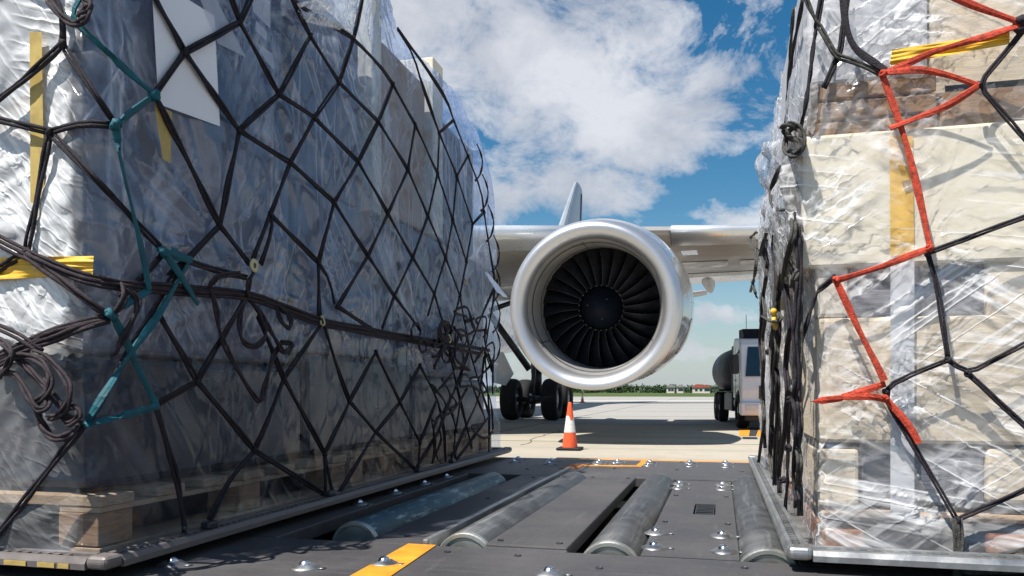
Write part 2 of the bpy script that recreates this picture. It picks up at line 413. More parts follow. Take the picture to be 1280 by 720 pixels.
m = MB(); m.box(-4.6,3.9,4.363,4.42,P-.06,P-.002); m.build('edge_strip', steel_mat('edge_grey', (.3,.3,.32), .5, metal=.3), root, bevel=.004)
m = MB(); m.box(-.9,.16,4.422,4.475,P-.05,P-.001); m.build('yellow_edge', M['paint_yellow'], root, bevel=.003)
def paint(name, poly, mat, z=P+.0025):
    n = len(poly)
    MB().add([(x,y,z-.0018) for x,y in poly]+[(x,y,z) for x,y in poly], [tuple(range(n,2*n))]+[(i,(i+1)%n,(i+1)%n+n,i+n) for i in range(n)]).build(name, mat, root, fix=True)
paint('yellow_stripe', [(-.722,1.30),(-.635,1.30),(-.672,1.845),(-.745,1.845)], M['paint_yellow'])
paint('yellow_stripe', [(-.66,3.96),(-.38,4.0),(-.38,4.06),(-.66,4.02)], M['paint_yellow'])
paint('yellow_stripe', [(-.41,4.063),(-.345,4.063),(-.345,4.355),(-.41,4.355)], M['paint_yellow'])
paint('yellow_stripe', [(-.76,3.82),(-.67,3.82),(-.665,4.06),(-.735,4.06)], M['paint_rust'])
def roller(x, y0, y1, r, mat, zt=P+.026):
    zc = zt-r
    o = MB(); pr = [(y0+.018, r*.93), (y0+.02, r), (y1-.02, r), (y1-.018, r*.93)]
    ro = o.lathe(pr, (x,0,zc), 'y', 40).build('roller', mat, root, smooth=True)
    for yy, d in ((y0,1),(y1,-1)):
        e = MB()
        e.lathe([(yy+d*.02, r*.2), (yy+d*.004, r*.22), (yy+d*.004, r*.8), (yy, r*.84), (yy, r*.95), (yy+d*.004, r*.985), (yy+d*.03, r*.992), (yy+d*.032, r*.9)], (x,0,zc), 'y', 40)
        e.lathe([(yy+d*.02, 0.001), (yy+d*.02, r*.2)], (x,0,zc), 'y', 20)
        e.build('end_cap', M['zinc'], ro, smooth=False)
    ax = MB().tube([(x, y0-.02, zc), (x, y1+.02, zc)], .012, 10); ax.build('axle', M['zinc'], ro)
roller(-.985, 2.04, 3.44, .072, M['roller_old'], P+.016)
roller(-.618, 1.90, 3.46, .078, M['roller'])
roller(-.252, 1.875, 3.46, .078, M['roller'])
roller(.106, 1.875, 3.46, .078, M['roller'])
for x, y in [(-.79,1.95),(-.79,2.7),(-.79,3.4),(-.53,1.92),(-.38,1.92),(-.53,3.42),(-.38,3.42),(.02,2.35),(-.155,2.35),(.02,2.95),(-.155,2.95),(-.2,3.9),(.1,3.9),(-.5,3.9),(-.9,3.75),(-.45,1.78),(.05,1.78),(-.62,1.78),(-.25,1.70),(-.95,1.75),(-.2,4.33),(-.9,4.33)]:
    MB().lathe([(0,.0085),(.0025,.008),(.003,.005),(.0015,.004),(.0015,.0002)], (x,y,P+.0065 if -.56<x<-.35 and 1.87<y<3.47 else P+.0004), 'z', 12).build('screw_head', M['strut'], root)
# pit walls are the plate edges; ball transfer units
def ball_unit(x, y, z=P, ch=True):
    b = MB()
    b.lathe([(.0, .032), (.002, .031), (.004, .026), (.0085, .019), (.008, .014)], (x,y,z+.0003), 'z', 22)
    b.box(x+.033, x+.046, y-.007, y+.007, z+.0004, z+.003)
    o = b.build('ball_unit', M['ballring'], root, smooth=True)
    MB().sphere((x,y,z+.0035), .0145, 14).build('ball', M['chrome'], o, smooth=True)
bl = [(-.86,1.545),(-1.155,1.50),(-1.30,1.70),(-.341,1.618),(-.165,2.151),(-.154,1.953),(.005,2.147),(.008,1.947),(-.160,3.30),(-.157,3.16),(.008,3.30),(.007,3.169),
      (-.525,4.226),(-.522,4.061),(-.358,4.24),(-.352,4.08),(-.88,4.22),(-.855,4.03),(-.62,4.21),(-.61,4.09),(-.155,4.275),(-.149,4.095),(.026,4.30),(.025,4.097),(-1.08,4.28),(-1.06,4.10),
      (-1.165,2.45),(-1.165,2.75),(-1.165,3.05),(-1.165,3.32),(-.712,1.624),(.35,1.55),(-.05,1.2),(-1.6,1.2),(.6,1.62),(-.5,1.2)]
for x, y in bl: ball_unit(x, y)

# ------------------------------------------------------------------ aluminium pallets
def pallet(label, x0, x1, y0, y1, mat, lblmat, stickers=None):
    r_ = thing('air_cargo_pallet', label, 'cargo pallet', ((x0+x1)/2, (y0+y1)/2, P+.026), 'flat aluminium pallets under the netted loads')
    z = P+.026
    MB().box(x0+.05, x1-.05, y0+.05, y1-.05, z, z+.008).build('base_sheet', M['alu'], r_)
    e = MB()
    prof = [(0,.0),(.0,.012),(.006,.022),(.014,.024),(.016,.012),(.028,.012),(.030,.026),(.038,.028),(.040,.014),(.049,.014),(.0495,.0)]
    def rail(ax, a0, a1, pos, sgn):
        poly = [(pos+sgn*d, z+h) for d, h in prof]
        if ax == 'y': e.prism(poly, a0, a1, 'y')
        else: e.prism(poly, a0, a1, 'x')
    rail('y', y0+.05, y1-.05, x0, 1); rail('y', y0+.05, y1-.05, x1, -1)
    rail('x', x0+.05, x1-.05, y0, 1); rail('x', x0+.05, x1-.05, y1, -1)
    e.build('edge_rail', mat, r_, fix=True)
    for cx, cy in ((x0,y0),(x1-.05,y0),(x0,y1-.05),(x1-.05,y1-.05)):
        MB().box(cx-.001, cx+.051, cy-.001, cy+.051, z+.0003, z+.0285).build('corner_casting', mat, r_, bevel=.012, seg=3)
    # seat-track slots as small raised teeth along the rail groove
    for xx in (x0+.016, x1-.028):
        t = MB()
        for k in range(int((y1-y0-.16)/.0254)): yy = y0+.08+k*.0254; t.box(xx, xx+.012, yy, yy+.011, z+.0115, z+.0245)
        t.build('seat_track', mat, r_)
    t = MB()
    for k in range(int((x1-x0-.16)/.0254)): xx = x0+.08+k*.0254; t.box(xx, xx+.011, y0+.016, y0+.028, z+.0115, z+.0245)
    t.build('seat_track', mat, r_)
    return r_
padL = pallet('flat aluminium pallet with dirty edge rail under the tall netted load on the left', -4.2, -1.16, 1.31, 4.46, M['alu_dark'], None)
padR = pallet('flat aluminium pallet with bright silver edge rail under the cream crates on the right', .136, 3.3, 1.755, 4.20, M['alu'], None)
# worn stickers on the left pallet's front rail
m = MB()
for px, w in ((20,34),(62,26),(88,16)):
    c0 = onY(px, 706, 1.3085); m.box(c0.x-.03, c0.x-.03+w*.0016, 1.3075, 1.3095, P+.0275, P+.037)
m.build('rail_sticker', M['tape_faded'], padL)

# ------------------------------------------------------------------ contents
def crate(name, label, cat, x0,x1,y0,y1,z0,z1, mat, bevel=.008, boards=0, group=None, nails=False, tape=None):
    if not boards and not tape:
        o = MB().box(x0,x1,y0,y1,z0,z1).build(name, mat, None, bevel=bevel); return tag(o, label, cat, group)
    r_ = thing(name, label, cat, ((x0+x1)/2,(y0+y1)/2,z0), group)
    MB().box(x0,x1,y0,y1,z0,z1).build('body', mat, r_, bevel=bevel)
    if boards:
        for zz in (z0+.004, z1-.074):
            MB().box(x0-.012, x1+.012, y0-.014, y0-.001, zz, zz+.07).build('batten', M['pine'], r_, bevel=.003)
    if tape:
        a0, a1 = tape
        MB().box(x1+.0005, x1+.002, a0, a1, z0+.01, z1-.01).build('tape', M['tape_pale'], r_)
    return r_
def wooden_skid(label, x0,x1,y0,y1,z0,h, mat, gap=.28, n=7, group=None):
    r_ = thing('wooden_pallet', label, 'wooden pallet', ((x0+x1)/2,(y0+y1)/2,z0), group)
    def blk(xx, yy): MB().box(xx, xx+.1, yy, yy+.1, z0+.02, z0+h-.035).build('block', M['brownwood'], r_, bevel=.003)
    yy = y0
    while yy < y1-.22:
        for xx in (x0, (x0+x1)/2-.05, x1-.1): blk(xx, yy)
        yy += gap
    for xx in (x0, (x0+x1)/2-.05, x1-.1): blk(xx, y1-.1)
    for xx in (x0-.004, (x0+x1)/2-.054, x1-.096): MB().box(xx, xx+.1, y0, y1, z0, z0+.018).build('bottom_board', mat, r_, bevel=.002)
    w = (y1-y0-.1)/(n-1)
    for i in range(n): MB().box(x0-.006, x1+.006, y0+i*w, y0+i*w+.098, z0+h-.022, z0+h).build('top_board', mat, r_, bevel=.002)
    for xx in (x0-.002, (x0+x1)/2-.052, x1-.098): MB().box(xx, xx+.1, y0+.002, y1-.002, z0+h-.034, z0+h-.023).build('stringer', mat, r_)
    return r_
XL = -1.21       # side face of the left load
Z0 = P+.036
GL = 'goods stacked inside the left load'
wooden_skid('pine pallet with a pale plank, nearest one under the left load', -2.4, XL-.03, 1.38, 2.50, Z0, .125, M['pine'], .5, 7)
wooden_skid('pine pallet of short blocks in the middle under the left load', -2.4, XL-.03, 2.54, 3.45, Z0, .13, M['pine'], .29, 6)
wooden_skid('pine pallet at the far end under the left load', -2.4, XL-.04, 3.49, 4.34, Z0, .13, M['pine'], .25, 5)
wooden_skid('pine pallet under the left edge of the sunlit end of the left load', -3.7, -2.45, 1.38, 2.50, Z0, .125, M['pine'], .5, 7)
zb = Z0+.132
crate('wrapped_crate', 'black wrapped crate low at the near corner of the left load', 'crate', -1.95, XL-.068, 1.405, 2.28, zb, 1.075, M['blackwrap'], .02)
crate('wrapped_crate', 'black wrapped crate low in the middle of the left load', 'crate', -1.95, XL-.070, 2.31, 3.20, zb, 1.12, M['blackwrap'], .02)
crate('wrapped_crate', 'black wrapped crate low at the far end of the left load', 'crate', -1.95, XL-.074, 3.24, 4.32, zb, 1.06, M['blackwrap'], .02)
crate('wrapped_crate', 'black wrapped crate low behind the film on the sunlit end of the left load', 'crate', -3.6, -1.98, 1.405, 2.28, zb, 1.07, M['blackwrap'], .02)
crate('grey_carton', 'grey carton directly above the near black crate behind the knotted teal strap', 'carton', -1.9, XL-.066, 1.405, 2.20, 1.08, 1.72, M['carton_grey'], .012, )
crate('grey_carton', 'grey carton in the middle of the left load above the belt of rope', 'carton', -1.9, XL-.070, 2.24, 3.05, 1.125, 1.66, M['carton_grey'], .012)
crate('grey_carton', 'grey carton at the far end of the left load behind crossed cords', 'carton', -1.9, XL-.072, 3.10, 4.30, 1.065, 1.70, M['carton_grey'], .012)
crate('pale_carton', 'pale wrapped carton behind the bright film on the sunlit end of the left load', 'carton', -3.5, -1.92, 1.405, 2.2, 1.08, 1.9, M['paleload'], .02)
crate('blue_bundle', 'dark blue wrapped bundle behind the white paper sheet', 'bundle', -1.9, XL-.069, 1.50, 2.18, 1.725, 2.34, M['carton_blue'], .03)
crate('blue_bundle', 'slate wrapped bundle high in the middle of the left load', 'bundle', -1.9, XL-.075, 2.24, 2.72, 1.665, 2.30, M['carton_grey'], .03)
crate('foam_board', 'tall cream board standing up at the top of the left load', 'board', -1.75, XL-.045, 2.76, 2.84, 1.67, 2.66, M['foam'], .006)
crate('pink_carton', 'dusty tan carton high between the two cream boards', 'carton', -1.8, XL-.072, 2.90, 3.38, 1.71, 2.37, M['carton'], .012)
crate('foam_board', 'shorter cream board poking up near the far end of the left load', 'board', -1.75, XL-.050, 3.42, 3.555, 1.71, 2.515, M['foam'], .006)
crate('pale_bundle', 'grey bundle at the far top corner of the left load', 'bundle', -1.8, XL-.075, 3.60, 4.13, 1.71, 2.30, M['carton_grey'], .03)
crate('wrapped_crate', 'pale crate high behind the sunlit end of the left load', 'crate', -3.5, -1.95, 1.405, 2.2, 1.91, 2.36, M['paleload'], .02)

YR = 1.84; XR = .2
def cr(name, label, cat, pa, pb, mat, depth=.7, yo=.028, z=None, **kw):
    a = onY(pa[0], pa[1], YR+yo); b = onY(pb[0], pb[1], YR+yo)
    if pb[0] >= 1400: b.x = 2.9
    return crate(name, label, cat, a.x, b.x, YR+yo, YR+yo+depth, b.z, a.z, mat, **kw)
cr('timber_block', 'orange timber block at the bottom left corner of the right load', 'timber', (1028,662), (1082,704), M['redwood'], 1.0)
cr('dark_bundle', 'dark wrapped bundle low between the orange timbers of the right load', 'bundle', (1084,668), (1232,703), M['blackwrap'], .9, .034)
cr('timber_block', 'orange timber block low at the right edge of the photo', 'timber', (1235,668), (1400,703), M['redwood'], 1.0)
cr('brown_carton', 'flat brown carton tray low in the right load', 'carton', (1026,636), (1400,660), M['carton'], .9, .032)
cr('plywood_block', 'pale plywood block left of the grey wrapped goods low in the right load', 'block', (1024,561), (1074,634), M['plywood'], .9, .026)
cr('grey_bundle', 'grey film wrapped goods behind the lower end of the pale tape strip', 'bundle', (1076,562), (1231,634), M['greywrap'], .9, .04)
cr('plywood_block', 'pale plywood block right of the grey wrapped goods low in the right load', 'block', (1234,561), (1400,634), M['plywood'], .9, .026)
cr('plywood_crate', 'broad nailed plywood crate behind the red knot in the right load', 'crate', (1020,398), (1420,559), M['plywood'], .95, .024)
cr('carton', 'cream carton left of the grey layer in the right load', 'carton', (1019,323), (1060,396), M['carton_cream'], .9, .03)
cr('grey_bundle', 'grey wrapped layer between plywood crate and cream crate in the right load', 'bundle', (1062,325), (1231,396), M['greywrap'], .9, .042)
cr('carton', 'cream carton right of the grey layer in the right load', 'carton', (1233,323), (1400,396), M['plywood'], .9, .03)
cr('cream_crate', 'large cream crate under the yellow tape in the right load', 'crate', (1003,170), (1420,321), M['foam'], .95, .018)
# brown timber stack on the cream crate
a = onY(1021, 98, YR+.03); b = onY(1172, 167, YR+.03); c0 = onY(1420, 100, YR+.03)
r_ = thing('timber_stack', 'stack of brown timber planks on top of the cream crate', 'timber stack', (a.x, YR+.3, b.z))
hh = (a.z-b.z-.004)/3
for k in range(3):
    MB().box(a.x+.004*k, b.x, YR+.03+.004*k, YR+.8, b.z+hh*k+.002, b.z+hh*(k+1)-.003).build('plank', M['brownwood'], r_, bevel=.004)
cr('timber_beam', 'brown timber beam right of the plank stack near the top of the right load', 'timber', (1176,103), (1420,167), M['brownwood'], .8, .04)
cr('pale_bundle', 'pale bundle wrapped in film at the very top of the right load', 'bundle', (1010,-70), (1160,94), M['paleload'], .8, .035)
cr('plywood_crate', 'pale plywood crate at the top right above the loose yellow tape', 'crate', (1163,-70), (1420,100), M['plywood'], .8, .04)
# goods along the side of the right load
XS = .215
crate('carton', 'grey side carton low behind the near hanging cords of the right load', 'carton', XS+.01, 1.0, 2.85, 3.5, Z0+.01, 1.35, M['carton_cream'], .01)
crate('carton', 'grey side carton low at the far end of the right load', 'carton', XS-.01, 1.0, 3.53, 4.1, Z0+.01, 1.3, M['paleload'], .01)
crate('carton', 'pale side carton high behind the coiled cord of the right load', 'carton', XS+.04, 1.0, 2.85, 3.5, 1.36, 2.2, M['paleload'], .01)
crate('carton', 'pale side carton high at the far end of the right load', 'carton', XS+.03, 1.0, 3.53, 4.08, 1.31, 2.15, M['paleload'], .01)

# ------------------------------------------------------------------ film wraps
def film(name, label, corners, z0, ztop, res, zres, disp, mat, capz=None):
    """corners: loop of (x,y) ; builds side wall from sampled perimeter and closes it with a draped top"""
    P_ = []; Nn = []; S = []
    n = len(corners); s0 = 0
    for i in range(n):
        a = np.array(corners[i]); b = np.array(corners[(i+1) % n]); L = np.linalg.norm(b-a)
        k = max(1, int(L/res[i])); d = (b-a)/L; nn = np.array([d[1], -d[0]])
        for q in range(k):
            P_.append(a+d*L*q/k); Nn.append(nn); S.append(s0+L*q/k)
        s0 += L
    P_ = np.array(P_); Nn = np.array(Nn); S = np.array(S)
    # soften normals at the corners
    for _ in range(3): Nn = (np.roll(Nn,1,0)+Nn*2+np.roll(Nn,-1,0))/4
    Nn /= np.linalg.norm(Nn, axis=1)[:,None]
    nz = int((ztop.max() if hasattr(ztop,'max') else 2.4-z0)/zres) if False else int(1.8/zres)
    T = np.linspace(0, 1, nz)
    zt = np.array([capz(p[0], p[1]) for p in P_])
    Zg = z0+(zt[None,:]-z0)*T[:,None]
    X = np.repeat(P_[:,0][None,:], nz, 0); Y = np.repeat(P_[:,1][None,:], nz, 0); Sg = np.repeat(S[None,:], nz, 0)
    D = disp(X, Y, Zg, Sg)
    if isinstance(D, tuple): D, ox, oy = D
    else: ox = oy = 0
    X2 = X+Nn[:,0][None,:]*D+ox; Y2 = Y+Nn[:,1][None,:]*D+oy
    m = len(P_); vs = np.stack([X2,Y2,Zg],-1).reshape(-1,3).tolist()
    fs = [(i*m+k, i*m+(k+1)%m, (i+1)*m+(k+1)%m, (i+1)*m+k) for i in range(nz-1) for k in range(m)]
    # top drape: rings shrinking to the middle
    cx, cy = P_[:,0].mean(), P_[:,1].mean(); base = (nz-1)*m
    for rk, sh in enumerate((.985,.95,.88,.6,.2)):
        xx = cx+(X2[-1]-cx)*sh; yy = cy+(Y2[-1]-cy)*sh
        zz = Zg[-1]+.012-.02*rk+ (vn(xx*5, yy*5, 3)-.5)*.05
        off = len(vs); vs += np.stack([xx,yy,zz],-1).tolist()
        fs += [(base+k, base+(k+1)%m, off+(k+1)%m, off+k) for k in range(m)]; base = off
    fs.append(tuple(base+k for k in range(m)))
    mb = MB(); mb.v = [tuple(v) for v in vs]; mb.f = fs; mb.mi = [0]*len(fs)
    o = mb.build(name, mat, None, smooth=True); global _rows; _rows = nz-1
    if name == 'film_wrap' and 'left' in label: o['cols'] = m
    return tag(o, label, 'plastic film')

def sm(x, a, b):
    t = np.clip((x-a)/(b-a), 0, 1); return t*t*(3-2*t)
def capL(x, y):
    z = 2.43+.015*math.sin(y*5)
    z += .20*math.exp(-((y-2.80)/.09)**2)
    if x > -1.3: z -= .10*max(0, (y-3.9)/.4)
    return z
def dispL(X, Y, Z, S):
    u = np.where(X > -1.23, Y, Y-(X-XL)*1.0); v = Z
    side = (X > -1.23)
    d = np.zeros_like(X)
    # broad slack drape
    d += .020*(fold(u, v, .0, .20, 1.6, 1, 1.3, .1)-.4)
    d += .020*(fold(u, v, .5, .28, 1.4, 2, 1.3, .1)-.4)
    # a few long taut creases, in patches
    for a_, wa, sd, am in ((.8,.16,31,.010),(-.5,.19,32,.010),(.12,.14,33,.008),(-.95,.13,34,.007),(.35,.10,35,.005)):
        gate = np.clip((vn(u*1.3, v*1.3, sd+50)-.42)*5, 0, 1)
        d += am*(fold(u, v, a_, wa, 2.2, sd, 9, .05)-.1)*gate
    for cu, cv, k, rr, sd in ((1.75,1.36,5,.45,21),(2.3,1.27,5,.45,22),(2.8,2.5,4,.6,24),(1.45,1.10,5,.4,26),(3.2,1.2,4,.6,27),(1.95,2.05,4,.5,29),(1.62,2.0,4,.4,30)):
        d += .013*(fan(u, v, cu, cv, k*1.5, rr, sd, 4)-.08)
    d += .016*sm(Z, .95, .70)*(fold(u, v, .05, .10, 1.2, 12, 2, .05)-.4)
    d -= .012
    d = np.where(side, d, d*.6-.003+.0025*(fold(u, v, .9, .03, .6, 41, 5, .04)+fold(u, v, -.7, .035, .6, 42, 5, .04)+fold(u, v, 1.3, .03, .6, 43, 5, .04)-.5))
    d *= np.clip((Z-.655)/.05, .12, 1)
    # belt of rope pulls the film in
    # far end rounds off towards the top
    oy = -np.where((Y > 3.6), (Y-3.6)/.80*.34*sm(Z, 2.02, 2.5), 0)
    oy = oy + np.where((Y > 4.2), (vn(Z*6, X*3, 40)-.5)*.10, 0)
    ox = -.03*sm(Z, 2.1, 2.42)
    d = np.where(side, -.012+(d+.012)*(.42+.58*sm(Z, 1.02, 1.25)), d)
    d = np.where(side & (Y > 1.5) & (Y < 2.08) & (Z > 1.62), np.minimum(d, .003), d)
    return np.clip(d, -.045, .016), ox, oy
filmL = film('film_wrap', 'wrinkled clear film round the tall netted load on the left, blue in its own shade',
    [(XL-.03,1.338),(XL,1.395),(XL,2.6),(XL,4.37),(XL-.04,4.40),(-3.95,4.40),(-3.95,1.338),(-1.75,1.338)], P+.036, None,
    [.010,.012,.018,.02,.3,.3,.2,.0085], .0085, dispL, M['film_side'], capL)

def capR(x, y): return 2.28+.02*math.sin(x*9+y*4)
def dispR(X, Y, Z, S):
    side = (Y > YR+.03) & (X < XR+.1)
    u = np.where(side, XR-(Y-YR), X); v = Z
    d = np.zeros_like(X)
    d += .004*(fold(u, v, 1.1, .07, .6, 51, 3)-.3)
    d += .004*(fold(u, v, -.95, .08, .7, 52, 3)-.3)
    d += .0022*(fold(u, v, 1.35, .025, .5, 53, 5, .12)-.2)
    d += .0018*(fold(u, v, .75, .022, .5, 54, 5, .12)-.2)
    d += .0022*(fold(u, v, -1.2, .026, .5, 55, 5, .12)-.2)
    for cu, cv, k, rr, sd in ((.32,1.72,7,.16,61),(.40,1.33,7,.16,62),(.21,1.30,6,.18,63),(.31,1.0,7,.14,64),(.46,.72,7,.16,65),(.5,1.66,6,.18,66),(.22,1.62,6,.16,67),(.40,1.04,6,.12,68)):
        d += .009*(fan(u, v, cu, cv, k*1.6, rr, sd, 3)-.1)
    ds = .030*(fold(u, v, .05, .10, .5, 71, 2)-.4)+.03*(fold(u, v, .4, .13, .4, 72, 2)-.4)+.012*(fold(u, v, -.5, .03, .25, 73, 2)-.4)
    d = np.where(side, ds*.6-.006, d)
    d *= np.clip((Z-.66)/.05, .1, 1)
    ox = np.where(X < 1.0, .05*sm(Z, 1.75, 2.25), 0) - np.where(side, .02*sm(Z, 1.2, 1.6)*sm(Z, 1.95, 1.7), 0)
    ox = ox - np.where(Y < 2.3, .050*sm(Z, 1.22, 1.34)*sm(Z, 1.58, 1.50)*sm(X, .40, .2), 0)
    d = np.where(side, d, np.maximum(d, -.012))
    return np.clip(d, -.03, .045), ox, 0*X
filmL.data.materials.append(M['film_end'])  # end face gets the whitened sunlit copy of the film
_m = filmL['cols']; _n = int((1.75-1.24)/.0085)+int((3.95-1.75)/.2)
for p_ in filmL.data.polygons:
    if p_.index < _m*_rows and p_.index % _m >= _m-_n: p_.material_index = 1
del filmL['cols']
filmR = film('film_wrap', 'glossy creased clear film round the cream crates on the right', 
    [(XR+.002,YR+.02),(XR+.022,YR),(.85,YR),(3.1,YR),(3.1,4.1),(XR+.03,4.12),(XR-.006,4.09),(XR-.002,3.0)], P+.036, None,
    [.006,.006,.2,.3,.3,.01,.018,.012], .007, dispR, M['film_right'], capR)
# loose flap of film bulging on the near corner of the right load
def flap(name, label, pts, plane, mat, amp=.03, n=14, seed=0):
    """pts: four projected corners; a crumpled sheet spanned between them"""
    c = [Vector(p) for p in pts]; vs = []; nrm = (c[1]-c[0]).cross(c[3]-c[0]).normalized()
    for i in range(n+1):
        for k in range(n+1):
            a, b = i/n, k/n
            p = c[0]*(1-a)*(1-b)+c[1]*a*(1-b)+c[2]*a*b+c[3]*(1-a)*b
            w = (mnoise.noise(Vector((a*3+seed, b*3, seed)))+.5*mnoise.noise(Vector((a*8, b*8, seed))))
            vs.append(p+nrm*w*amp)
    m_ = MB().add(vs, [(i*(n+1)+k, (i+1)*(n+1)+k, (i+1)*(n+1)+k+1, i*(n+1)+k+1) for i in range(n) for k in range(n)])
    o = m_.build(name, mat, None, smooth=True); so = o.modifiers.new('t', 'SOLIDIFY'); so.thickness = .0006
    return tag(o, label, 'plastic film')
flap('film_flap', 'loose crumpled flap of clear film sticking out left of the cream crate',
     [onX(975,170,.165), onX(952,185,.15), onX(950,285,.15), onX(985,300,.16)], None, M['film_right'], .04, 16, 2)
flap('film_hood', 'pale gathered sheet of film hanging at the top middle of the left load',
     [onX(372,4,XL+.03), onX(452,-20,XL+.03), onX(440,42,XL+.02), onX(378,26,XL+.02)], None, M['film_right'], .02, 16, 5)

# ------------------------------------------------------------------ nets and straps
def surfL(px, py, off):
    """point on the left load: shaded long side, or the sunlit end left of its corner"""
    p = onX(px, py, XL+off); yc = 1.345-off
    if p.y < yc: p = onY(px, py, yc)
    return p
def surfR(px, py, off):
    p = onY(px, py, YR-off)
    if p.x < XR-off+.012:
        q = onX(px, py, XR-.012-off)
        if YR-off < q.y < 6: p = q
    return p
def poly3(pts, surf, off, step=14, sag=0, jit=0):
    out = []
    for (a, b) in zip(pts, pts[1:]):
        L = math.hypot(b[0]-a[0], b[1]-a[1]); k = max(1, int(L/step))
        for q in range(k):
            t = q/k; out.append((a[0]+(b[0]-a[0])*t, a[1]+(b[1]-a[1])*t+sag*4*t*(1-t)))
    out.append(pts[-1])
    res = []
    for i, (x, y) in enumerate(out):
        p = surf(x, y, off)
        if jit and 0 < i < len(out)-1: p += Vector((random.uniform(-jit,jit),)*1+(random.uniform(-jit,jit), random.uniform(-jit,jit)))
        res.append(p)
    return res
def smooth3(p, it=2):
    p = [Vector(q) for q in p]
    for _ in range(it): p = [p[0]]+[(p[i-1]+p[i]*2+p[i+1])/4 for i in range(1, len(p)-1)]+[p[-1]]
    return p
def cord(mb, pts, surf, off=.016, r=.0042, step=14, jit=.0012, twin=True, sag=0):
    p3 = smooth3(poly3(pts, surf, off, step, sag, jit), 1)
    if len(p3) < 2: return
    if not twin:
        mb.tube(p3, r*1.35, 8); return
    A, B = [], []
    for i, p in enumerate(p3):
        t = (p3[min(i+1,len(p3)-1)]-p3[max(i-1,0)]).normalized()
        nrm = Vector((1,0,0)) if abs(p.x-(XL)) < .05 and surf is surfL and p.y > 1.36 else Vector((0,-1,0))
        if surf is surfR and p.x < XR: nrm = Vector((-1,0,0))
        sd = t.cross(nrm)
        if sd.length < 1e-4: sd = Vector((0,0,1))
        sd.normalize(); tw = .5*math.sin(i*.9)
        A.append(p+sd*r*.95+nrm*r*tw); B.append(p-sd*r*.95-nrm*r*tw)
    ra = [r*random.uniform(.86,1.14) for _ in A]; mb.tube(A, r, 6, rad=ra); mb.tube(B, r, 6, rad=ra[::-1])
def knot(mb, px, py, surf, off=.018, s=.010):
    c = surf(px, py, off)
    if isinstance(mb, tuple):
        nm_, mt_, par_ = mb; q_ = MB(); knot(q_, px, py, surf, off, s); q_.build(nm_, mt_, par_, smooth=True); return
    for k in range(3):
        a = random.uniform(0, pi); d1 = Vector((random.uniform(-.3,.3), math.cos(a), math.sin(a))); d2 = Vector((.7, -math.sin(a)*.7, math.cos(a)*.7)).normalized()
        ring = [c+(d1*math.cos(q)+d2*math.sin(q))*s*.62 for q in [2*pi*i/9 for i in range(9)]]
        mb.tube(ring+[ring[0]], s*.46, 6)

netL = thing('cargo_net', 'dark diamond cord net stretched over the tall load on the left', 'cargo net', (XL, 2.8, P+.04))
m = MB()
N = dict(B=(78,55), D=(62,165), E=(145,157), P1=(231,65), T1=(193,118), N1=(300,28), N2=(299,163), N3=(349,118), N4=(388,45), N5=(393,147), N6=(363,203),
 N7=(424,103), N8=(442,48), N9=(448,202), N10=(473,152), N11=(491,105), N12=(519,156), N13=(510,212), N14=(549,166), N14b=(567,150), N15=(571,220), N16=(485,267),
 N17=(535,270), N18=(566,275), N18b=(547,217), N19=(591,280), N20=(460,320), N21=(516,322), N22=(557,322), N23=(583,327), N24=(493,370), N25=(543,367), N26=(575,370),
 N27=(338,268), N28=(418,253), N29=(398,328), N30=(275,282), H=(205,315), G=(33,315), Q1=(247,477), Q2=(318,563), Q3=(355,473), Q4=(406,567), Q5=(404,402), Q6=(437,502),
 Q7=(470,540), Q8=(470,440), Q9=(500,503), Q10=(525,553), Q11=(525,457), Q12=(422,383), W1=(585,195), W2=(605,265))
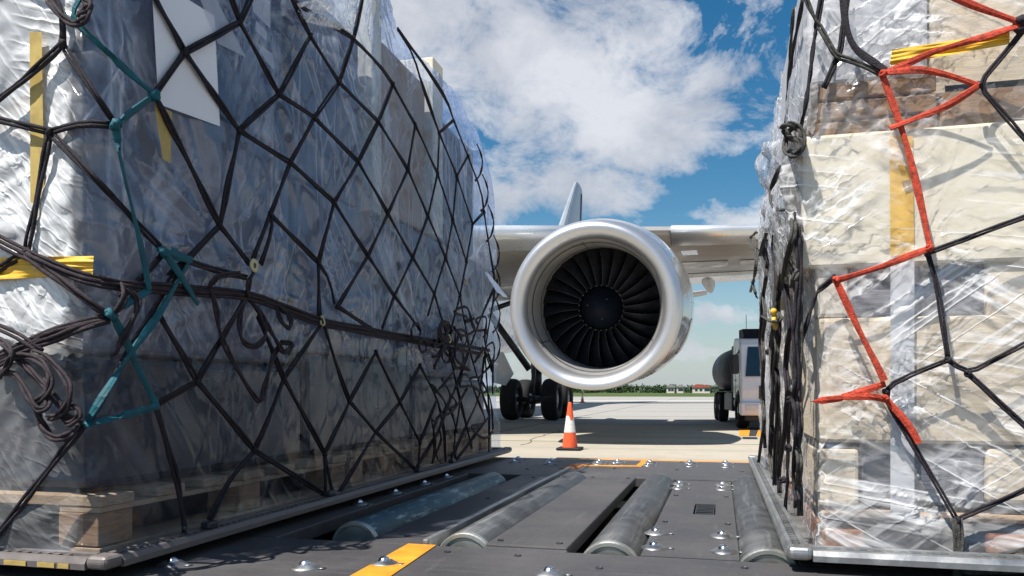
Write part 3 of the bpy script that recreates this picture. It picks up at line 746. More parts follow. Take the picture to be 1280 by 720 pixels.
E_ = [['B',(30,100),(-30,145)],[(-30,143),'D'],['D',(100,154),'E'],['B',(110,105),'E'],['B',(80,20),(60,-20)],['D',(135,240),'H'],['D',(48,240),'G'],['G',(-25,350)],
 [(191,-8),'P1'],['P1','T1'],['P1','N1'],['P1','N2'],['N1',(287,-10)],['N1',(318,-12)],['N1','N3'],['N2','N3'],['N2','N30'],['N2','N6'],['N3','N4'],['N3','N5'],['N4',(360,-12)],
 ['N4','N7'],[(355,-12),(378,10),(440,46),(478,85),'N11'],['N5','N7'],['N5','N6'],['N5','N9'],['N6','N27'],['N6','N28'],['N7','N8'],['N7','N10'],['N8',(455,-12)],['N9','N10'],['N9','N28'],['N9','N16'],
 ['N10','N11'],['N10','N13'],['N11','N12'],['N12','N13'],['N12','N18b'],['N13','N16'],['N13','N17'],[(500,40),(515,62),(525,98),'N14'],[(497,36),(535,88),(562,130),'N14b'],['N14b','N14'],
 ['N14','N15'],['N14','N18b'],['N14b','W1'],['W1','N15'],['W1',(604,245),'W2'],['N18b','N17'],['N18b','N18'],['N15','N18'],['N15','N19'],['N19','W2'],['N19','N23'],['N16','N20'],['N16','N21'],['N17','N21'],
 ['N17','N22'],['N18','N22'],['N18','N23'],['N20','N12x'],['N20','N24'],['N28','N20'],['N28','N29'],['N21','N24'],['N21','N25'],['N22','N25'],['N22','N26'],['N23','N26'],['N24',(478,410)],['N24',(525,412)],
 ['N25',(535,394)],['N25',(560,424)],['N26',(562,418)],['N26',(586,432)],['N27',(316,325)],['N27',(343,280),(326,330)],['N27','N29'],['N29',(399,400)],['N29',(412,345),(418,380)],['N30',(232,195),'T1'],
 ['N30',(312,330)],['N30',(237,322),(208,358),(110,530)],[(200,395),'Q1'],['Q1','Q2'],['Q2',(412,622)],['Q1',(200,503)],['Q1',(262,448),(308,372)],[(322,395),'Q3'],['Q3','Q4'],['Q4',(417,622)],['Q4',(407,619)],
 ['Q3','Q5'],['Q3',(335,525),'Q2'],['Q2',(285,602),(262,650)],['Q5',(420,455),'Q6'],['Q6','Q7'],['Q7',(525,592)],['Q4','Q6'],['Q6','Q8'],['Q8','Q9'],['Q9','Q10'],['Q10',(523,590)],[(420,622),'Q7'],['Q7','Q9'],
 ['Q9','Q11'],['Q11',(548,500),(556,540),(557,577)],['Q10',(546,500)],[(568,578),(612,520)],[(563,576),(600,495),(606,440)],['Q12',(470,415)],['W2',(612,310),(620,360),(612,400),(606,440)],
 [(520,585),(548,540),(575,470),(600,400),(622,350)],[(196,512),(222,600),(232,672)],[(-20,688),(0,664),(104,532)],['H',(180,345),(150,372)],[(557,420),(575,500),(590,560)],[(606,440),(612,520),(611,566)],
 [(585,430),(596,470),(612,520)],[(575,505),(566,560),(570,578)],['N29',(400,400)],[(N['N30'][0],N['N30'][1]),(232,325),(212,345)]]
N['N12x'] = (422,383)
for e in E_:
    cord(m, [N[x] if isinstance(x, str) else x for x in e], surfL, twin=True)
for e in ([(60,-20),(95,-150),(150,-260)], [(191,-8),(150,-130),(95,-150)], [(191,-8),(240,-140),(150,-260)], [(287,-10),(240,-140),(300,-230)], [(318,-12),(345,-110),(300,-230)],
          [(360,-12),(345,-110),(385,-160)], [(455,-12),(448,-30),(430,-75)], [(-30,145),(-90,60),(-20,-60),(60,-20)], [(-20,-60),(95,-150)]):
    cord(m, e, surfL, twin=True, step=30)
def diamonds(mb, xs, zs, Y, r=.0042):
    for i in range(len(xs)-1):
        for k in range(len(zs)-1):
            a = Vector((xs[i], Y, zs[k+(i % 2 == 0)])); b_ = Vector((xs[i+1], Y, zs[k+(i % 2 == 1)]))
            mb.tube([a, (a+b_)/2+Vector((0,-.003,-.004)), b_], r*1.3, 6)
            if k+2 < len(zs):
                a = Vector((xs[i], Y, zs[k+(i % 2 == 0)])); b_ = Vector((xs[i+1], Y, zs[min(len(zs)-1, k+(i % 2 == 1)+(1 if i % 2 == 0 else -1)+0)]))
diamonds(m, [-1.74-.26*k for k in range(9)], [.68,.97,1.26,1.55,1.84,2.13,2.40], 1.325)
diamonds(m, [-1.74-.26*k for k in range(9)], [.68,.97,1.26,1.55,1.84,2.13,2.40][::-1], 1.325)
m.build('mesh_cords', M['cord'], netL, smooth=True)
k_ = ('cord_knot', M['cord'], netL)
for nm, (x, y) in N.items():
    if nm not in ('N14b', 'N12x'): knot(k_, x, y, surfL)
b = MB()   # the gathering belt of rope
for dy in (0, 6):
    cord(b, [(-30,282+dy),(32,315+dy),(100,344+dy*.6),(152,356+dy),(205,357+dy),(262,361+dy),(310,366+dy),(345,379+dy),(404,402+dy*.5),(470,413+dy),(530,424+dy),(612,438+dy)], surfL, .024, .0042, 18, .004)
cord(b, [(205,315),(262,336),(308,347)], surfL, .022)
cord(b, [(32,318),(95,365),(137,396)], surfL, .026, .0045)
for dy in (0,4,8): cord(b, [(-12,448+dy),(12,436+dy),(60,417+dy),(100,403+dy*.8),(137,397+dy*.4)], surfL, .028, .0045, 14, .003)
cord(b, [(-12,405),(20,418),(42,432),(52,440)], surfL, .03, .0045)
b.build('gathering_belt', M['cord_brown'], netL, smooth=True)
lp = ('loose_cord', M['cord_brown'], netL)
def loopy(mb, pts, surf, off, r=.0042, amp=.0, twin=False):
    if isinstance(mb, tuple):
        q_ = MB(); loopy(q_, pts, surf, off, r, amp); q_.build(mb[0], mb[1], mb[2], smooth=True); return
    # smooth curve through pixel points
    out = []
    n = len(pts)
    for i in range(n-1):
        p0 = pts[max(i-1,0)]; p1 = pts[i]; p2 = pts[i+1]; p3 = pts[min(i+2,n-1)]
        for q in range(6):
            t = q/6
            out.append(tuple(.5*((2*p1[k])+(-p0[k]+p2[k])*t+(2*p0[k]-5*p1[k]+4*p2[k]-p3[k])*t*t+(-p0[k]+3*p1[k]-3*p2[k]+p3[k])*t**3) for k in (0,1)))
    out.append(pts[-1])
    p3_ = [surf(x, y, off+amp*math.sin(pi*i/(len(out)-1))) for i, (x, y) in enumerate(out)]
    dn = Vector((1,0,0)) if abs(p3_[0].x) > .9 and p3_[0].y > 1.36 else Vector((0,-1,0))
    A, B = [], []
    for i, p in enumerate(p3_):
        tt = p3_[min(i+1,len(p3_)-1)]-p3_[max(i-1,0)]; q = tt.cross(dn)
        q = q.normalized()*r*.82 if q.length > 1e-6 else Vector((0,0,r*.82))
        w_ = dn*r*.5*math.sin(i*.7); A.append(p+q+w_); B.append(p-q-w_)
    mb.tube(A, r*.85, 6); mb.tube(B, r*.85, 6)
for pts, am in (([(308,372),(300,400),(303,425),(318,433),(332,420),(328,395),(312,375)], .03), ([(312,374),(330,400),(345,425),(355,440),(366,430),(350,428)], .02),
            ([(345,378),(362,395),(362,410),(352,402),(346,385)], .03), ([(262,360),(270,385),(275,415),(290,450),(322,500),(332,480),(340,450),(350,430)], .02),
            ([(262,358),(275,345),(300,342)], .02), ([(308,372),(285,410),(275,430)], .015), ([(152,356),(172,375),(166,400),(150,430),(146,440)], .02),
            ([(152,356),(155,375),(138,397)], .03), ([(317,340),(311,355),(310,372)], .02)):
    loopy(lp, pts, surfL, .022, .0045, am)
for pts, am in (([(0,455),(25,445),(50,452),(62,470),(60,490),(45,505),(50,525),(65,545),(85,548)], .05), ([(40,440),(62,450),(85,480),(85,505),(72,520),(60,522)], .05),
            ([(0,465),(20,470),(35,495),(48,512),(60,505),(52,480),(30,455)], .06), ([(20,445),(45,470),(70,500),(85,520),(100,528)], .04), ([(48,512),(52,535),(70,548),(92,540),(100,528)], .05),
            ([(0,425),(14,440),(10,455),(0,470)], .04), ([(80,512),(92,508),(98,520),(86,530),(78,520)], .05), ([(60,0),(75,18),(92,30),(108,22),(112,8),(104,0)], .03), ([(98,18),(108,10),(113,2)], .03)):
    loopy(lp, pts, surfL, .03, .0044, am)
# tangle of cords hanging near the far end of the left load
random.seed(5)
for k in range(17):
    x, y = random.uniform(545,612), random.uniform(395,500)
    pts = [(x,y)]
    for q in range(5): 
        x = min(616, max(540, x+random.uniform(-18,18))); y = y+random.uniform(-14,30); pts.append((x,y))
    loopy(lp, pts, surfL, .02, .004, random.uniform(.01,.05))
for k in range(9):
    cx, cy = random.uniform(520,612), random.uniform(410,450)
    rr = random.uniform(6,13)
    loopy(lp, [(cx+rr*.6*math.cos(q), cy+rr*math.sin(q)) for q in [2*pi*i/7 for i in range(8)]], surfL, .02, .0036, .03)
for k in range(7):  # cord ends draped on the far corner
    y = 180+k*38; x = 600+min(22,k*7)
    loopy(lp, [(x-4,y),(x+1,y+12),(x+3,y+24),(x,y+38),(x-6,y+46)], surfL, .018, .0038, .01)
# tensioning plate: yellow steel disc with a slot
c = surfL(316,332,.03)
m = MB(); m.lathe([(.0,.007),(.0,.017),(.004,.019),(.006,.017),(.006,.007),(.0,.007)], (c.x,c.y,c.z), 'x', 20)
m.build('tension_plate', M['hook'], netL, smooth=False)
def hook(net, px, py, surf, off=.03, s=1., mat=None):
    c = surf(px, py, off); h = MB()
    h.tube([c+Vector((0,0,.016*s)), c+Vector((.004,.006*s,.006*s)), c+Vector((.006,.007*s,-.006*s)), c+Vector((.004,0,-.014*s)), c+Vector((0,-.007*s,-.006*s)), c+Vector((0,-.006*s,.004*s))], .0035*s, 8)
    h.sphere(c+Vector((0,0,.014*s)), .006*s, 8)
    h.build('hook', mat or M['hook'], net, smooth=True)
hook(netL, 402, 402, surfL); hook(netL, 561, 424, surfL, .03, 1.2); hook(netL, 602, 442, surfL, .03, 1.2); hook(netL, 230, 668, surfL, .02, 1.0, M['strut']); hook(netL, 581, 352, surfL, .03, 1.1)
for px, py in ((412,622),(523,592),(565,578),(262,655)):
    c = onX(px, py, XL+.03); c.z = max(c.z, P+.066); MB().box(c.x-.012,c.x+.012,c.y-.02,c.y+.02,P+.0515,P+.068).build('anchor_fitting', M['strut'], netL, bevel=.004)

# straps: flat webbing
def strap(name, label, paths, surf, off, w, mat, cat='strap', w2=.28):
    m_ = MB()
    for k, pts in enumerate(paths):
        p3 = smooth3(poly3(pts, surf, off+.0025*(k%3), 12, 0, .0015), 2)
        m_.tube(p3, w, 8, flat=w2, up=None) if False else ribbon(m_, p3, w, w2*w, surf)
    return m_
def ribbon(mb, p3, w, th, surf):
    vs = []; n = len(p3)
    for i, p in enumerate(p3):
        t = (p3[min(i+1,n-1)]-p3[max(i-1,0)]).normalized()
        if surf is surfL: nrm = Vector((1,0,0)) if p.y > 1.36 else Vector((0,-1,0))
        else: nrm = Vector((0,-1,0)) if p.x > XR-.0 else Vector((-1,0,0))
        a = .5*math.sin(i*.35+p.z*9); 
        sd = t.cross(nrm).normalized(); s2 = (sd*math.cos(a)+nrm*math.sin(a)); n2 = (nrm*math.cos(a)-sd*math.sin(a))
        ww = w*(.85+.15*math.sin(i*.7))
        for q, (e, f) in enumerate(((-1,-1),(-.9,0.3),(0,1),(.9,.3),(1,-1))):
            vs.append(p+s2*ww*e+n2*th*f)
    fs = [(i*5+q, i*5+(q+1)%5, (i+1)*5+(q+1)%5, (i+1)*5+q) for i in range(n-1) for q in range(5)]
    fs += [(0,1,2,3,4), tuple((n-1)*5+q for q in (4,3,2,1,0))]
    mb.add(vs, fs)
ts = thing('teal_strap', 'long teal webbing strap knotted in zigzags over the near corner of the left load', 'strap', tuple(surfL(150,300,.02)))
m = strap('', '', [[(105,-12),(85,22),(130,62),(193,118)],[(193,120),(168,138),(146,156)],[(144,158),(152,205),(163,250),(180,320),(187,362)],[(187,362),(168,372),(142,390)],
     [(140,392),(160,430),(197,510)],[(197,508),(160,518),(106,531)],[(106,531),(150,460),(198,395),(236,330)],[(206,314),(222,328),(240,325)],[(206,316),(228,345),(248,380)],[(232,322),(215,312)]], surfL, .03, .0088, M['teal'])
m.build('webbing', M['teal'], ts, smooth=False)
k_ = ('strap_knot', M['teal'], ts)
for x, y in ((204,315),(139,393),(145,157),(193,119)): knot(k_, x, y, surfL, .034, .014)

netR = thing('cargo_net', 'faded black cord net over the cream crates on the right, side cords bunched', 'cargo net', (.3, 2.4, P+.04))
m = MB(); g_ = MB()
for e in ([(1290,25),(1223,106),(1300,195)], [(1160,316),(1300,264)], [(1160,318),(1170,350),(1178,400),(1185,450)], [(1185,450),(1210,467),(1300,420)], [(1210,467),(1300,550)],
          [(1185,450),(1140,468),(1107,484),(1107,500),(1150,570),(1196,650)], [(1196,650),(1300,604)]):
    cord(m, e, surfR, .020, .0030, 12, .0006)
for dx in (0,3,-3):
    cord(g_, [(1196+dx,648),(1199+dx,680),(1196-dx,722)], surfR, .022, .0034, 8, .001)
    cord(g_, [(1197,706+dx),(1230,700+dx),(1300,686-dx)], surfR, .024, .0040, 8, .001)
    cord(g_, [(1185,700-dx),(1205,712+dx),(1300,712)], surfR, .024, .0040, 8, .001)
cord(g_, [(1003,-12),(1020,26),(1045,70),(1068,77),(1100,92)], surfR, .022, .0034, 8, .001)
# broad black webbing coming down to the red tie
wb = MB(); ribbon(wb, smooth3(poly3([(1053,-15),(1056,30),(1066,60),(1090,76),(1112,90)], surfR, .028, 8), 2), .0085, .0022, surfR)
wb.build('black_webbing', M['cord'], netR)
for e in ([(1045,345),(1020,366),(1004,420),(992,470),(988,500)], [(988,500),(985,560),(984,610),(978,668)], [(1028,-10),(1018,50),(1012,100),(1000,170)], [(1060,-10),(1050,65),(1030,110)]):
    cord(m, e, surfR, .012, .0034, 8, .001)
# side curtain of cords in strong foreshortening
random.seed(12)
for k in range(10):
    x0 = 952+k*4.2
    pts = []; xx = x0+random.uniform(0,10)
    for y in range(300-int(k*8), 575+k*9, 26):
        xx = min(1000, max(948, xx+random.uniform(-4,4))); pts.append((xx, y))
    loopy(g_ if k % 2 else m, pts, surfR, .014+.004*(k%3), .0042, .012)
for pts in ([(1003,0),(992,60),(985,110),(982,165)], [(992,10),(988,60),(984,130)]):
    cord(g_ if pts[0][0] < 1000 else m, pts, surfR, .012, .0032, 10, .001)
def surfRs(px, py, off):
    q = onX(px, py, XR-.012-off)
    return q if q.y > YR-.012 else onY(px, py, YR-.012-off*.5)
for pts, am in (([(985,165),(995,158),(1003,168),(1002,185),(990,195),(981,185),(985,165)], .02), ([(984,170),(1000,176),(998,190),(986,188)], .02), ([(990,175),(978,160),(988,155),(1000,162)], .03),
                ([(988,195),(975,210),(965,235),(966,255),(975,262),(988,258),(985,245)], .03), ([(970,225),(980,240),(990,250)], .02), ([(968,262),(955,300),(950,320)], .012), ([(990,258),(992,290),(982,330),(978,360)], .02),
                ([(946,290),(938,298),(940,310),(948,312)], .03), ([(946,300),(944,340),(938,365)], .02), ([(1000,336),(994,345),(990,360)], .02), ([(952,395),(965,402),(975,398),(968,385)], .03), ([(940,352),(946,372)], .02)):
    loopy(g_, pts, surfRs, .02, .0045, am)
diamonds(m, [.70+.24*k for k in range(10)], [.68,.95,1.22,1.49,1.76,2.03,2.27], 1.822)
diamonds(m, [.70+.24*k for k in range(10)], [.68,.95,1.22,1.49,1.76,2.03,2.27][::-1], 1.822)
m.build('mesh_cords', M['cord'], netR, smooth=True); g_.build('thick_cords', M['cord_grey'], netR, smooth=True)
k_ = ('cord_knot', M['cord'], netR)
for x, y in ((1223,106),(1160,317),(1185,450),(1210,467),(1196,650),(1107,490)): knot(k_, x, y, surfR, .022, .008)
for x, y in ((1278,30),): knot(k_, x, y, surfR, .03, .018)
for x, y in ((988,500),(996,505),(978,600),(985,560),(960,440),(952,400),(978,665)): knot(k_, x, y, surfRs, .022, .011)
hook(netR, 967, 400, surfRs, .05, 1.6, M['tape']); hook(netR, 983, 668, surfRs, .02, 1.2, M['strut']); hook(netR, 992, 498, surfRs, .03, 1.6, M['alu'])

rs = thing('red_strap', 'bright red webbing strap tied in a zigzag across the face of the right load', 'strap', tuple(surfR(1105,490,.02)))
m = strap('', '', [[(1108,90),(1165,66),(1225,47),(1300,24)],[(1108,90),(1150,85),(1190,95),(1223,107)],[(1223,108),(1185,133),(1112,160)],[(1102,90),(1118,130),(1140,205),(1162,308)],
     [(1162,310),(1105,333),(1045,351)],[(1044,350),(1075,415),(1106,476)],[(1107,480),(1070,491),(1053,496)],[(1053,496),(1100,495),(1108,500)],[(1000,503),(1053,498)],[(1107,498),(1128,522),(1140,532),(1149,554)],[(1182,-8),(1240,16),(1275,28)]], surfR, .030, .0078, M['red'])
m.build('webbing', M['red'], rs)
k_ = ('strap_knot', M['red'], rs)
for x, y in ((1107,498),(1104,92),(1162,310),(1045,350)): knot(k_, x, y, surfR, .034, .0085)

# flat sheets stuck on the film
def sheet(name, label, cat, poly, surf, off, mat, n=10, th=.0008, wave=.0006, seed=0, group=None):
    """poly: four pixel corners in order; subdivided sheet"""
    vs = []
    for i in range(n+1):
        for k in range(n+1):
            a, b = i/n, k/n
            x = sum(w*p[0] for w, p in zip(((1-a)*(1-b), a*(1-b), a*b, (1-a)*b), poly)); y = sum(w*p[1] for w, p in zip(((1-a)*(1-b), a*(1-b), a*b, (1-a)*b), poly))
            vs.append(surf(x, y, off+wave*mnoise.noise(Vector((a*3+seed, b*5, seed)))))
    o = MB().add(vs, [(i*(n+1)+k, (i+1)*(n+1)+k, (i+1)*(n+1)+k+1, i*(n+1)+k+1) for i in range(n) for k in range(n)]).build(name, mat, None, smooth=True)
    return tag(o, label, cat, group)
sheet('paper_sheet', 'large white paper sheet under the cords near the top of the left load', 'paper', [(189,-30),(268,20),(275,158),(198,130)], surfL, .008, M['paper'], wave=.0025)
sheet('paper_sheet', 'small translucent white leaflet just right of the big white sheet', 'paper', [(245,-15),(270,-2),(308,72),(272,54)], surfL, .011, M['leaflet'], wave=.003, seed=3)
sheet('paper_label', 'narrow pale label at the top of the left load, highest of three', 'paper', [(314,-12),(338,2),(338,36),(316,14)], surfL, .011, M['leaflet'], seed=4)
sheet('paper_label', 'tiny pale label between two others near the top of the left load', 'paper', [(320,25),(334,40),(333,51),(319,38)], surfL, .011, M['leaflet'], seed=5)
sheet('paper_label', 'pale pointed label lowest of three near the top of the left load', 'paper', [(320,53),(341,67),(343,88),(332,76)], surfL, .011, M['leaflet'], seed=6)
sheet('yellow_tape', 'short yellow tape end hanging below the white paper sheet', 'tape', [(193,130),(215,140),(213,205),(203,198)], surfL, .011, M['tape_faded'], seed=7)
sheet('yellow_tape', 'faded yellow tape strip running down the sunlit end of the left load', 'tape', [(37,40),(52,40),(56,270),(38,275)], surfL, .004, M['tape_faded'], seed=8, n=16)
sheet('yellow_tape', 'crumpled bright yellow tape across the sunlit end of the left load', 'tape', [(-15,322),(117,320),(116,343),(-15,350)], surfL, .015, M['tape'], n=24, wave=.010, seed=9)
sheet('yellow_tape', 'wide yellow tape strip running down the cream crate of the right load', 'tape', [(1112,170),(1141,170),(1143,318),(1113,320)], surfR, -.0150, M['tape'], seed=10)
sheet('yellow_tape', 'twisted yellow tape pulled sideways above the timber stack of the right load', 'tape', [(1115,62),(1262,40),(1262,55),(1112,82)], surfR, .02, M['tape'], n=20, wave=.008, seed=11)
sheet('pale_tape', 'long pale tape strip on the plywood crate and grey goods of the right load', 'tape', [(1113,322),(1143,322),(1143,646),(1113,646)], surfR, -.0150, M['tape_white'], seed=12)
# paper tag fluttering at the far edge of the left load
c = [surfL(604,338,.03), surfL(612,343,.03), onX(636,374,XL+.12), onX(622,366,XL+.12)]
flap('paper_tag', 'pale blue paper tag fluttering off the far edge of the left load', c, None, M['paper'], .008, 8, 4)['category'] = 'paper tag'

# ------------------------------------------------------------------ airliner
FX = -11.3; EC = Vector((-2.225, 14.2, 2.487))
air = thing('airliner', 'white airliner nose on with one large engine, wing and main gear in view', 'airliner', (FX, 26, 0))
fus = MB()
prof = [(-6,.05),(-5.6,.7),(-4.5,1.5),(-3,2.1),(-1,2.6),(1,2.75),(30,2.75),(36,2.6),(42,2.3),(50,1.7),(58,1.0),(64,.4),(66,.1)]
def axz(t): return 4.9 if t < 30 else 4.9+1.9*((t-30)/36)**1.3
vs = []; nn = 40
for t, r in prof:
    for k in range(nn): q = 2*pi*k/nn; vs.append((FX+r*math.cos(q), t, axz(t)+r*math.sin(q)))
fus.add(vs, [(i*nn+k, i*nn+(k+1)%nn, (i+1)*nn+(k+1)%nn, (i+1)*nn+k) for i in range(len(prof)-1) for k in range(nn)])
fus = fus.build('fuselage', M['white'], air, smooth=True, fix=True)
m = MB()
m.lathe([(14,.3),(15.5,1.6),(18,2.3),(25,2.4),(30,2.2),(33,1.5),(34.5,.3)], (FX,0,3.75), 'y', 32, rfun=lambda t,r,q: r*(1+.3*abs(math.cos(q)))*(1 if math.sin(q) > 0 else .72))
m.build('belly_fairing', M['white'], air, smooth=True)
def zle(X): return 4.6+.07*(X-EC.x)
def yle(X): return 18.05+.577*(X-EC.x)
def yte(X): return 26.2 if X < -2 else 26.2+.36*(X+2)
def wing_section(X, s0=0., s1=1., thick=.115, dz=0., n=14, grow=1.):
    L, T = yle(X), yte(X); ch = T-L; zz = zle(X); up = []; lo = []
    def th(t): return 5*thick*ch*(.2969*math.sqrt(t)-.126*t-.3516*t*t+.2843*t**3-.1036*t**4)*grow
    ts = [s0+(s1-s0)*(1-math.cos(pi*k/n))/2 for k in range(n+1)]
    cam = lambda t: -.12*t
    pts = [(X, L+t*ch, zz+cam(t)+th(t)*.62+dz+.002) for t in ts]+[(X, L+t*ch, zz+cam(t)-th(t)*.75+dz-.002) for t in reversed(ts)]
    return pts
def loft(secs):
    m_ = MB(); n = len(secs[0]); vs = [p for s_ in secs for p in s_]
    fs = [(i*n+k, i*n+(k+1)%n, (i+1)*n+(k+1)%n, (i+1)*n+k) for i in range(len(secs)-1) for k in range(n)]
    fs += [tuple(range(n)), tuple((len(secs)-1)*n+k for k in range(n-1,-1,-1))]
    return m_.add(vs, fs)
XSs = [-9.4,-7,-4.5,-2.2,0,3,8,14,18.5]
def mirror(mb):
    mm = MB(); mm.v = [(2*FX-x, y, z) for x, y, z in mb.v]; mm.f = [tuple(reversed(f)) for f in mb.f]; mm.mi = list(mb.mi); return mm
wing_mb = loft([wing_section(X, 0, .80) for X in XSs])
wing = wing_mb.build('wing', M['wing'], air, smooth=False, fix=True)
wing['label'] = 'wing behind the large engine'
w2 = mirror(wing_mb).build('wing', M['wing'], air, fix=True)
s_mb = MB()
for a, b in ((-9.2,-6.2),(-6.1,-3.4),(-1.1,3.0),(3.1,8.0),(8.1,13.0),(13.1,18.3)):
    k = [a+(b-a)*i/3 for i in range(4)]
    q = loft([wing_section(X, 0, .075, grow=1.0, n=10) for X in k])
    # push the slat a little proud of the wing nose
    q.v = [(x, y-.05, z+(.02 if z > zle(x) else -.02)) for x, y, z in q.v]
    q.build('slat', M['slat'], wing, smooth=True, fix=True)
def quad_panel(X0, X1, t0, t1, dz0, dz1, thk):
    vs = []
    for X in (X0, X1):
        L, T = yle(X), yte(X); ch = T-L; zz = zle(X)-.10
        vs += [(X, L+t0*ch, zz+dz0+thk), (X, L+t1*ch, zz+dz1+.03), (X, L+t1*ch, zz+dz1), (X, L+t0*ch, zz+dz0-thk*.4)]
    return MB().add(vs, [(0,1,2,3),(7,6,5,4),(0,4,5,1),(1,5,6,2),(2,6,7,3),(3,7,4,0)])
for a, b in ((-9.2,-3.1),(-2.9,1.9),(2.05,9.0),(9.1,15.0)):
    quad_panel(a, b, .815, .99, -.07, -.13, .09).build('flap', M['slat'], wing, bevel=.02, fix=True)
    quad_panel(a+.1, b-.1, .79, .812, -.02, -.05, .05).build('flap_shroud', M['strut'], wing, fix=True)
# spoiler and access panel seams under the wing: thin proud panels
for (a, b, t0, t1) in ((-1.4,.2,.30,.44),(.5,2.2,.30,.44),(-1.2,1.8,.62,.74)):
    vs = []
    for X in (a, b):
        for t in (t0, t1):
            L, T = yle(X), yte(X); ch = T-L; thk = 5*.115*ch*(.2969*math.sqrt(t)-.126*t-.3516*t*t+.2843*t**3-.1036*t**4)
            vs.append((X, L+t*ch, zle(X)-.12*t-thk*.75-.012))
    vs2 = [(x, y, z-.006) for x, y, z in vs]
    MB().add(vs+vs2, [(0,1,3,2),(4,6,7,5),(0,4,5,1),(1,5,7,3),(3,7,6,2),(2,6,4,0)]).build('wing_panel', M['fairing'], wing, fix=True)
def canoe(p0, p1, r, name='flap_fairing', mat=M['fairing']):
    p0, p1 = Vector(p0), Vector(p1); N_ = 16; pts = [p0+(p1-p0)*i/N_ for i in range(N_+1)]
    rad = [max(.015, r*math.sin(pi*min(1, (i/N_)*.98+.02))**.65) for i in range(N_+1)]
    return MB().tube(pts, r, 20, rad=rad).build(name, mat, wing, smooth=True)
canoe(at(878,320,23.4), at(889,366,27.6), .235)
canoe(at(1010,318,24.6), at(1040,366,28.6), .2)
canoe(at(690,330,23.0), at(705,372,27.6), .26)
m = MB(); m.tube([at(866,308,22.4), at(875,322,23.6)], .06, 8); m.tube([at(884,326,25.5), at(893,333,26)], .05, 8); m.build('hinge_arm', M['strut'], wing)
# fin and stabilisers
def slab(pts, thk, axis):
    v = []
    for s_ in (-1, 1):
        for p in pts:
            q = list(p); q[axis] += s_*thk*(p[3] if len(p) > 3 else 1); v.append(tuple(q[:3]))
    n = len(pts)
    return MB().add(v, [tuple(range(n)), tuple(range(2*n-1,n-1,-1))]+[(i,(i+1)%n,(i+1)%n+n,i+n) for i in range(n)])
def airfoil_loft(rows, vertical):
    secs = []
    for (le, te, pos, other) in rows:
        ch = te-le; s_ = []
        for sgn in (1, -1):
            ks = range(0, 11) if sgn == 1 else range(9, 0, -1)
            for k in ks:
                t = (k/10)**1.6; th = .5*ch*(.2969*math.sqrt(t)-.126*t-.3516*t*t+.2843*t**3-.1036*t**4)*1.0
                s_.append((pos+sgn*th, le+t*ch, other) if vertical else (other, le+t*ch, pos+sgn*th))
        secs.append(s_)
    return loft(secs)
fin = airfoil_loft([(49.5,65.6,FX,7.2),(57.2,66.3,FX,12.9),(62.6,67.0,FX,17.1),(63.6,67.0,FX,17.8)], True).build('tail_fin', M['fin'], air, smooth=False, fix=True)
MB().tube([(FX+.34, 63.0+.9, 9.0), (FX+.30, 64.1, 12.9), (FX+.2, 65.4, 17.2)], .05, 6).build('rudder_hinge', M['strut'], fin)
st_mb = airfoil_loft([(57.5,64,7.0,FX+.6),(62.2,65.3,8.5,FX+9.9),(62.8,65.2,8.6,FX+10.3)], False)
st_mb.build('stabiliser', M['wing'], air, fix=True); mirror(st_mb).build('stabiliser', M['wing'], air, fix=True)
# pylon
m = loft([[(EC.x-w, y0, z), (EC.x+w, y0, z), (EC.x+w, y1, z), (EC.x-w, y1, z)] for z, y0, y1, w in ((EC.z+1.2, 15.6, 21, .16), (EC.z+1.75, 16.0, 22, .19), (4.45, 17.9, 23, .19))])
m.build('pylon', M['wing'], air, bevel=.06, fix=True)
# engine
rf = lambda t, r, q: r if r <= 1.5 else 1.5+(r-1.5)*(1-.93*max(0, -math.sin(q))**3)
out = [(.30,1.579),(.55,1.62),(.9,1.67),(1.4,1.71),(2.0,1.72),(2.6,1.655),(3.2,1.54),(3.8,1.36),(4.3,1.18),(4.32,1.13),(3.9,1.2),(3.0,1.25)]
eng = MB().lathe(out, EC, 'y', 96, rf).build('engine', M['nacelle'], air, smooth=True)
eng['label'] = 'large turbofan engine facing the camera'
lipp = [(.302,1.548),(.20,1.528),(.11,1.503),(.05,1.475),(.015,1.44),(.0,1.405),(.004,1.365),(.02,1.325),(.055,1.285),(.11,1.25),(.18,1.225),(.25,1.212)]
lipp = [(t_, r_*1.022) for t_, r_ in lipp]
MB().lathe(lipp, EC, 'y', 128, rf).build('intake_lip', M['lip'], eng, smooth=True)
lin = MB().lathe([(.252,1.236),(.45,1.185),(.7,1.16),(.95,1.158),(1.35,1.158),(2.4,1.15)], EC, 'y', 96)
lin.build('intake_liner', M['liner'], eng, smooth=True)
m = MB(); m.lathe([(.40,1.186),(.40,1.178),(.415,1.176),(.415,1.184)], EC, 'y', 96); m.lathe([(.99,1.158),(.99,1.149),(1.02,1.149),(1.02,1.158)], EC, 'y', 96)
for q in (R(100), R(212), R(330)):
    cc, ss = math.cos(q), math.sin(q); a = Vector((-ss,0,cc))*.01; pr = Vector((cc,0,ss))
    P1_, P2_ = EC+pr*1.192+Vector((0,.3,0)), EC+pr*1.15+Vector((0,.98,0))
    m.tube([P1_, EC+pr*1.168+Vector((0,.6,0)), P2_], .008, 5)
m.build('liner_seam', M['strut'], eng)
MB().lathe([(1.75,.02),(1.75,1.156)], EC, 'y', 48).build('stator_disc', M['dark'], eng)
sp = [(.72,.004),(.73,.05),(.76,.11),(.82,.18),(.92,.26),(1.04,.33),(1.16,.385),(1.26,.42),(1.5,.44)]
spn = MB().lathe(sp, EC, 'y', 64).build('spinner', M['spinner'], eng, smooth=True)
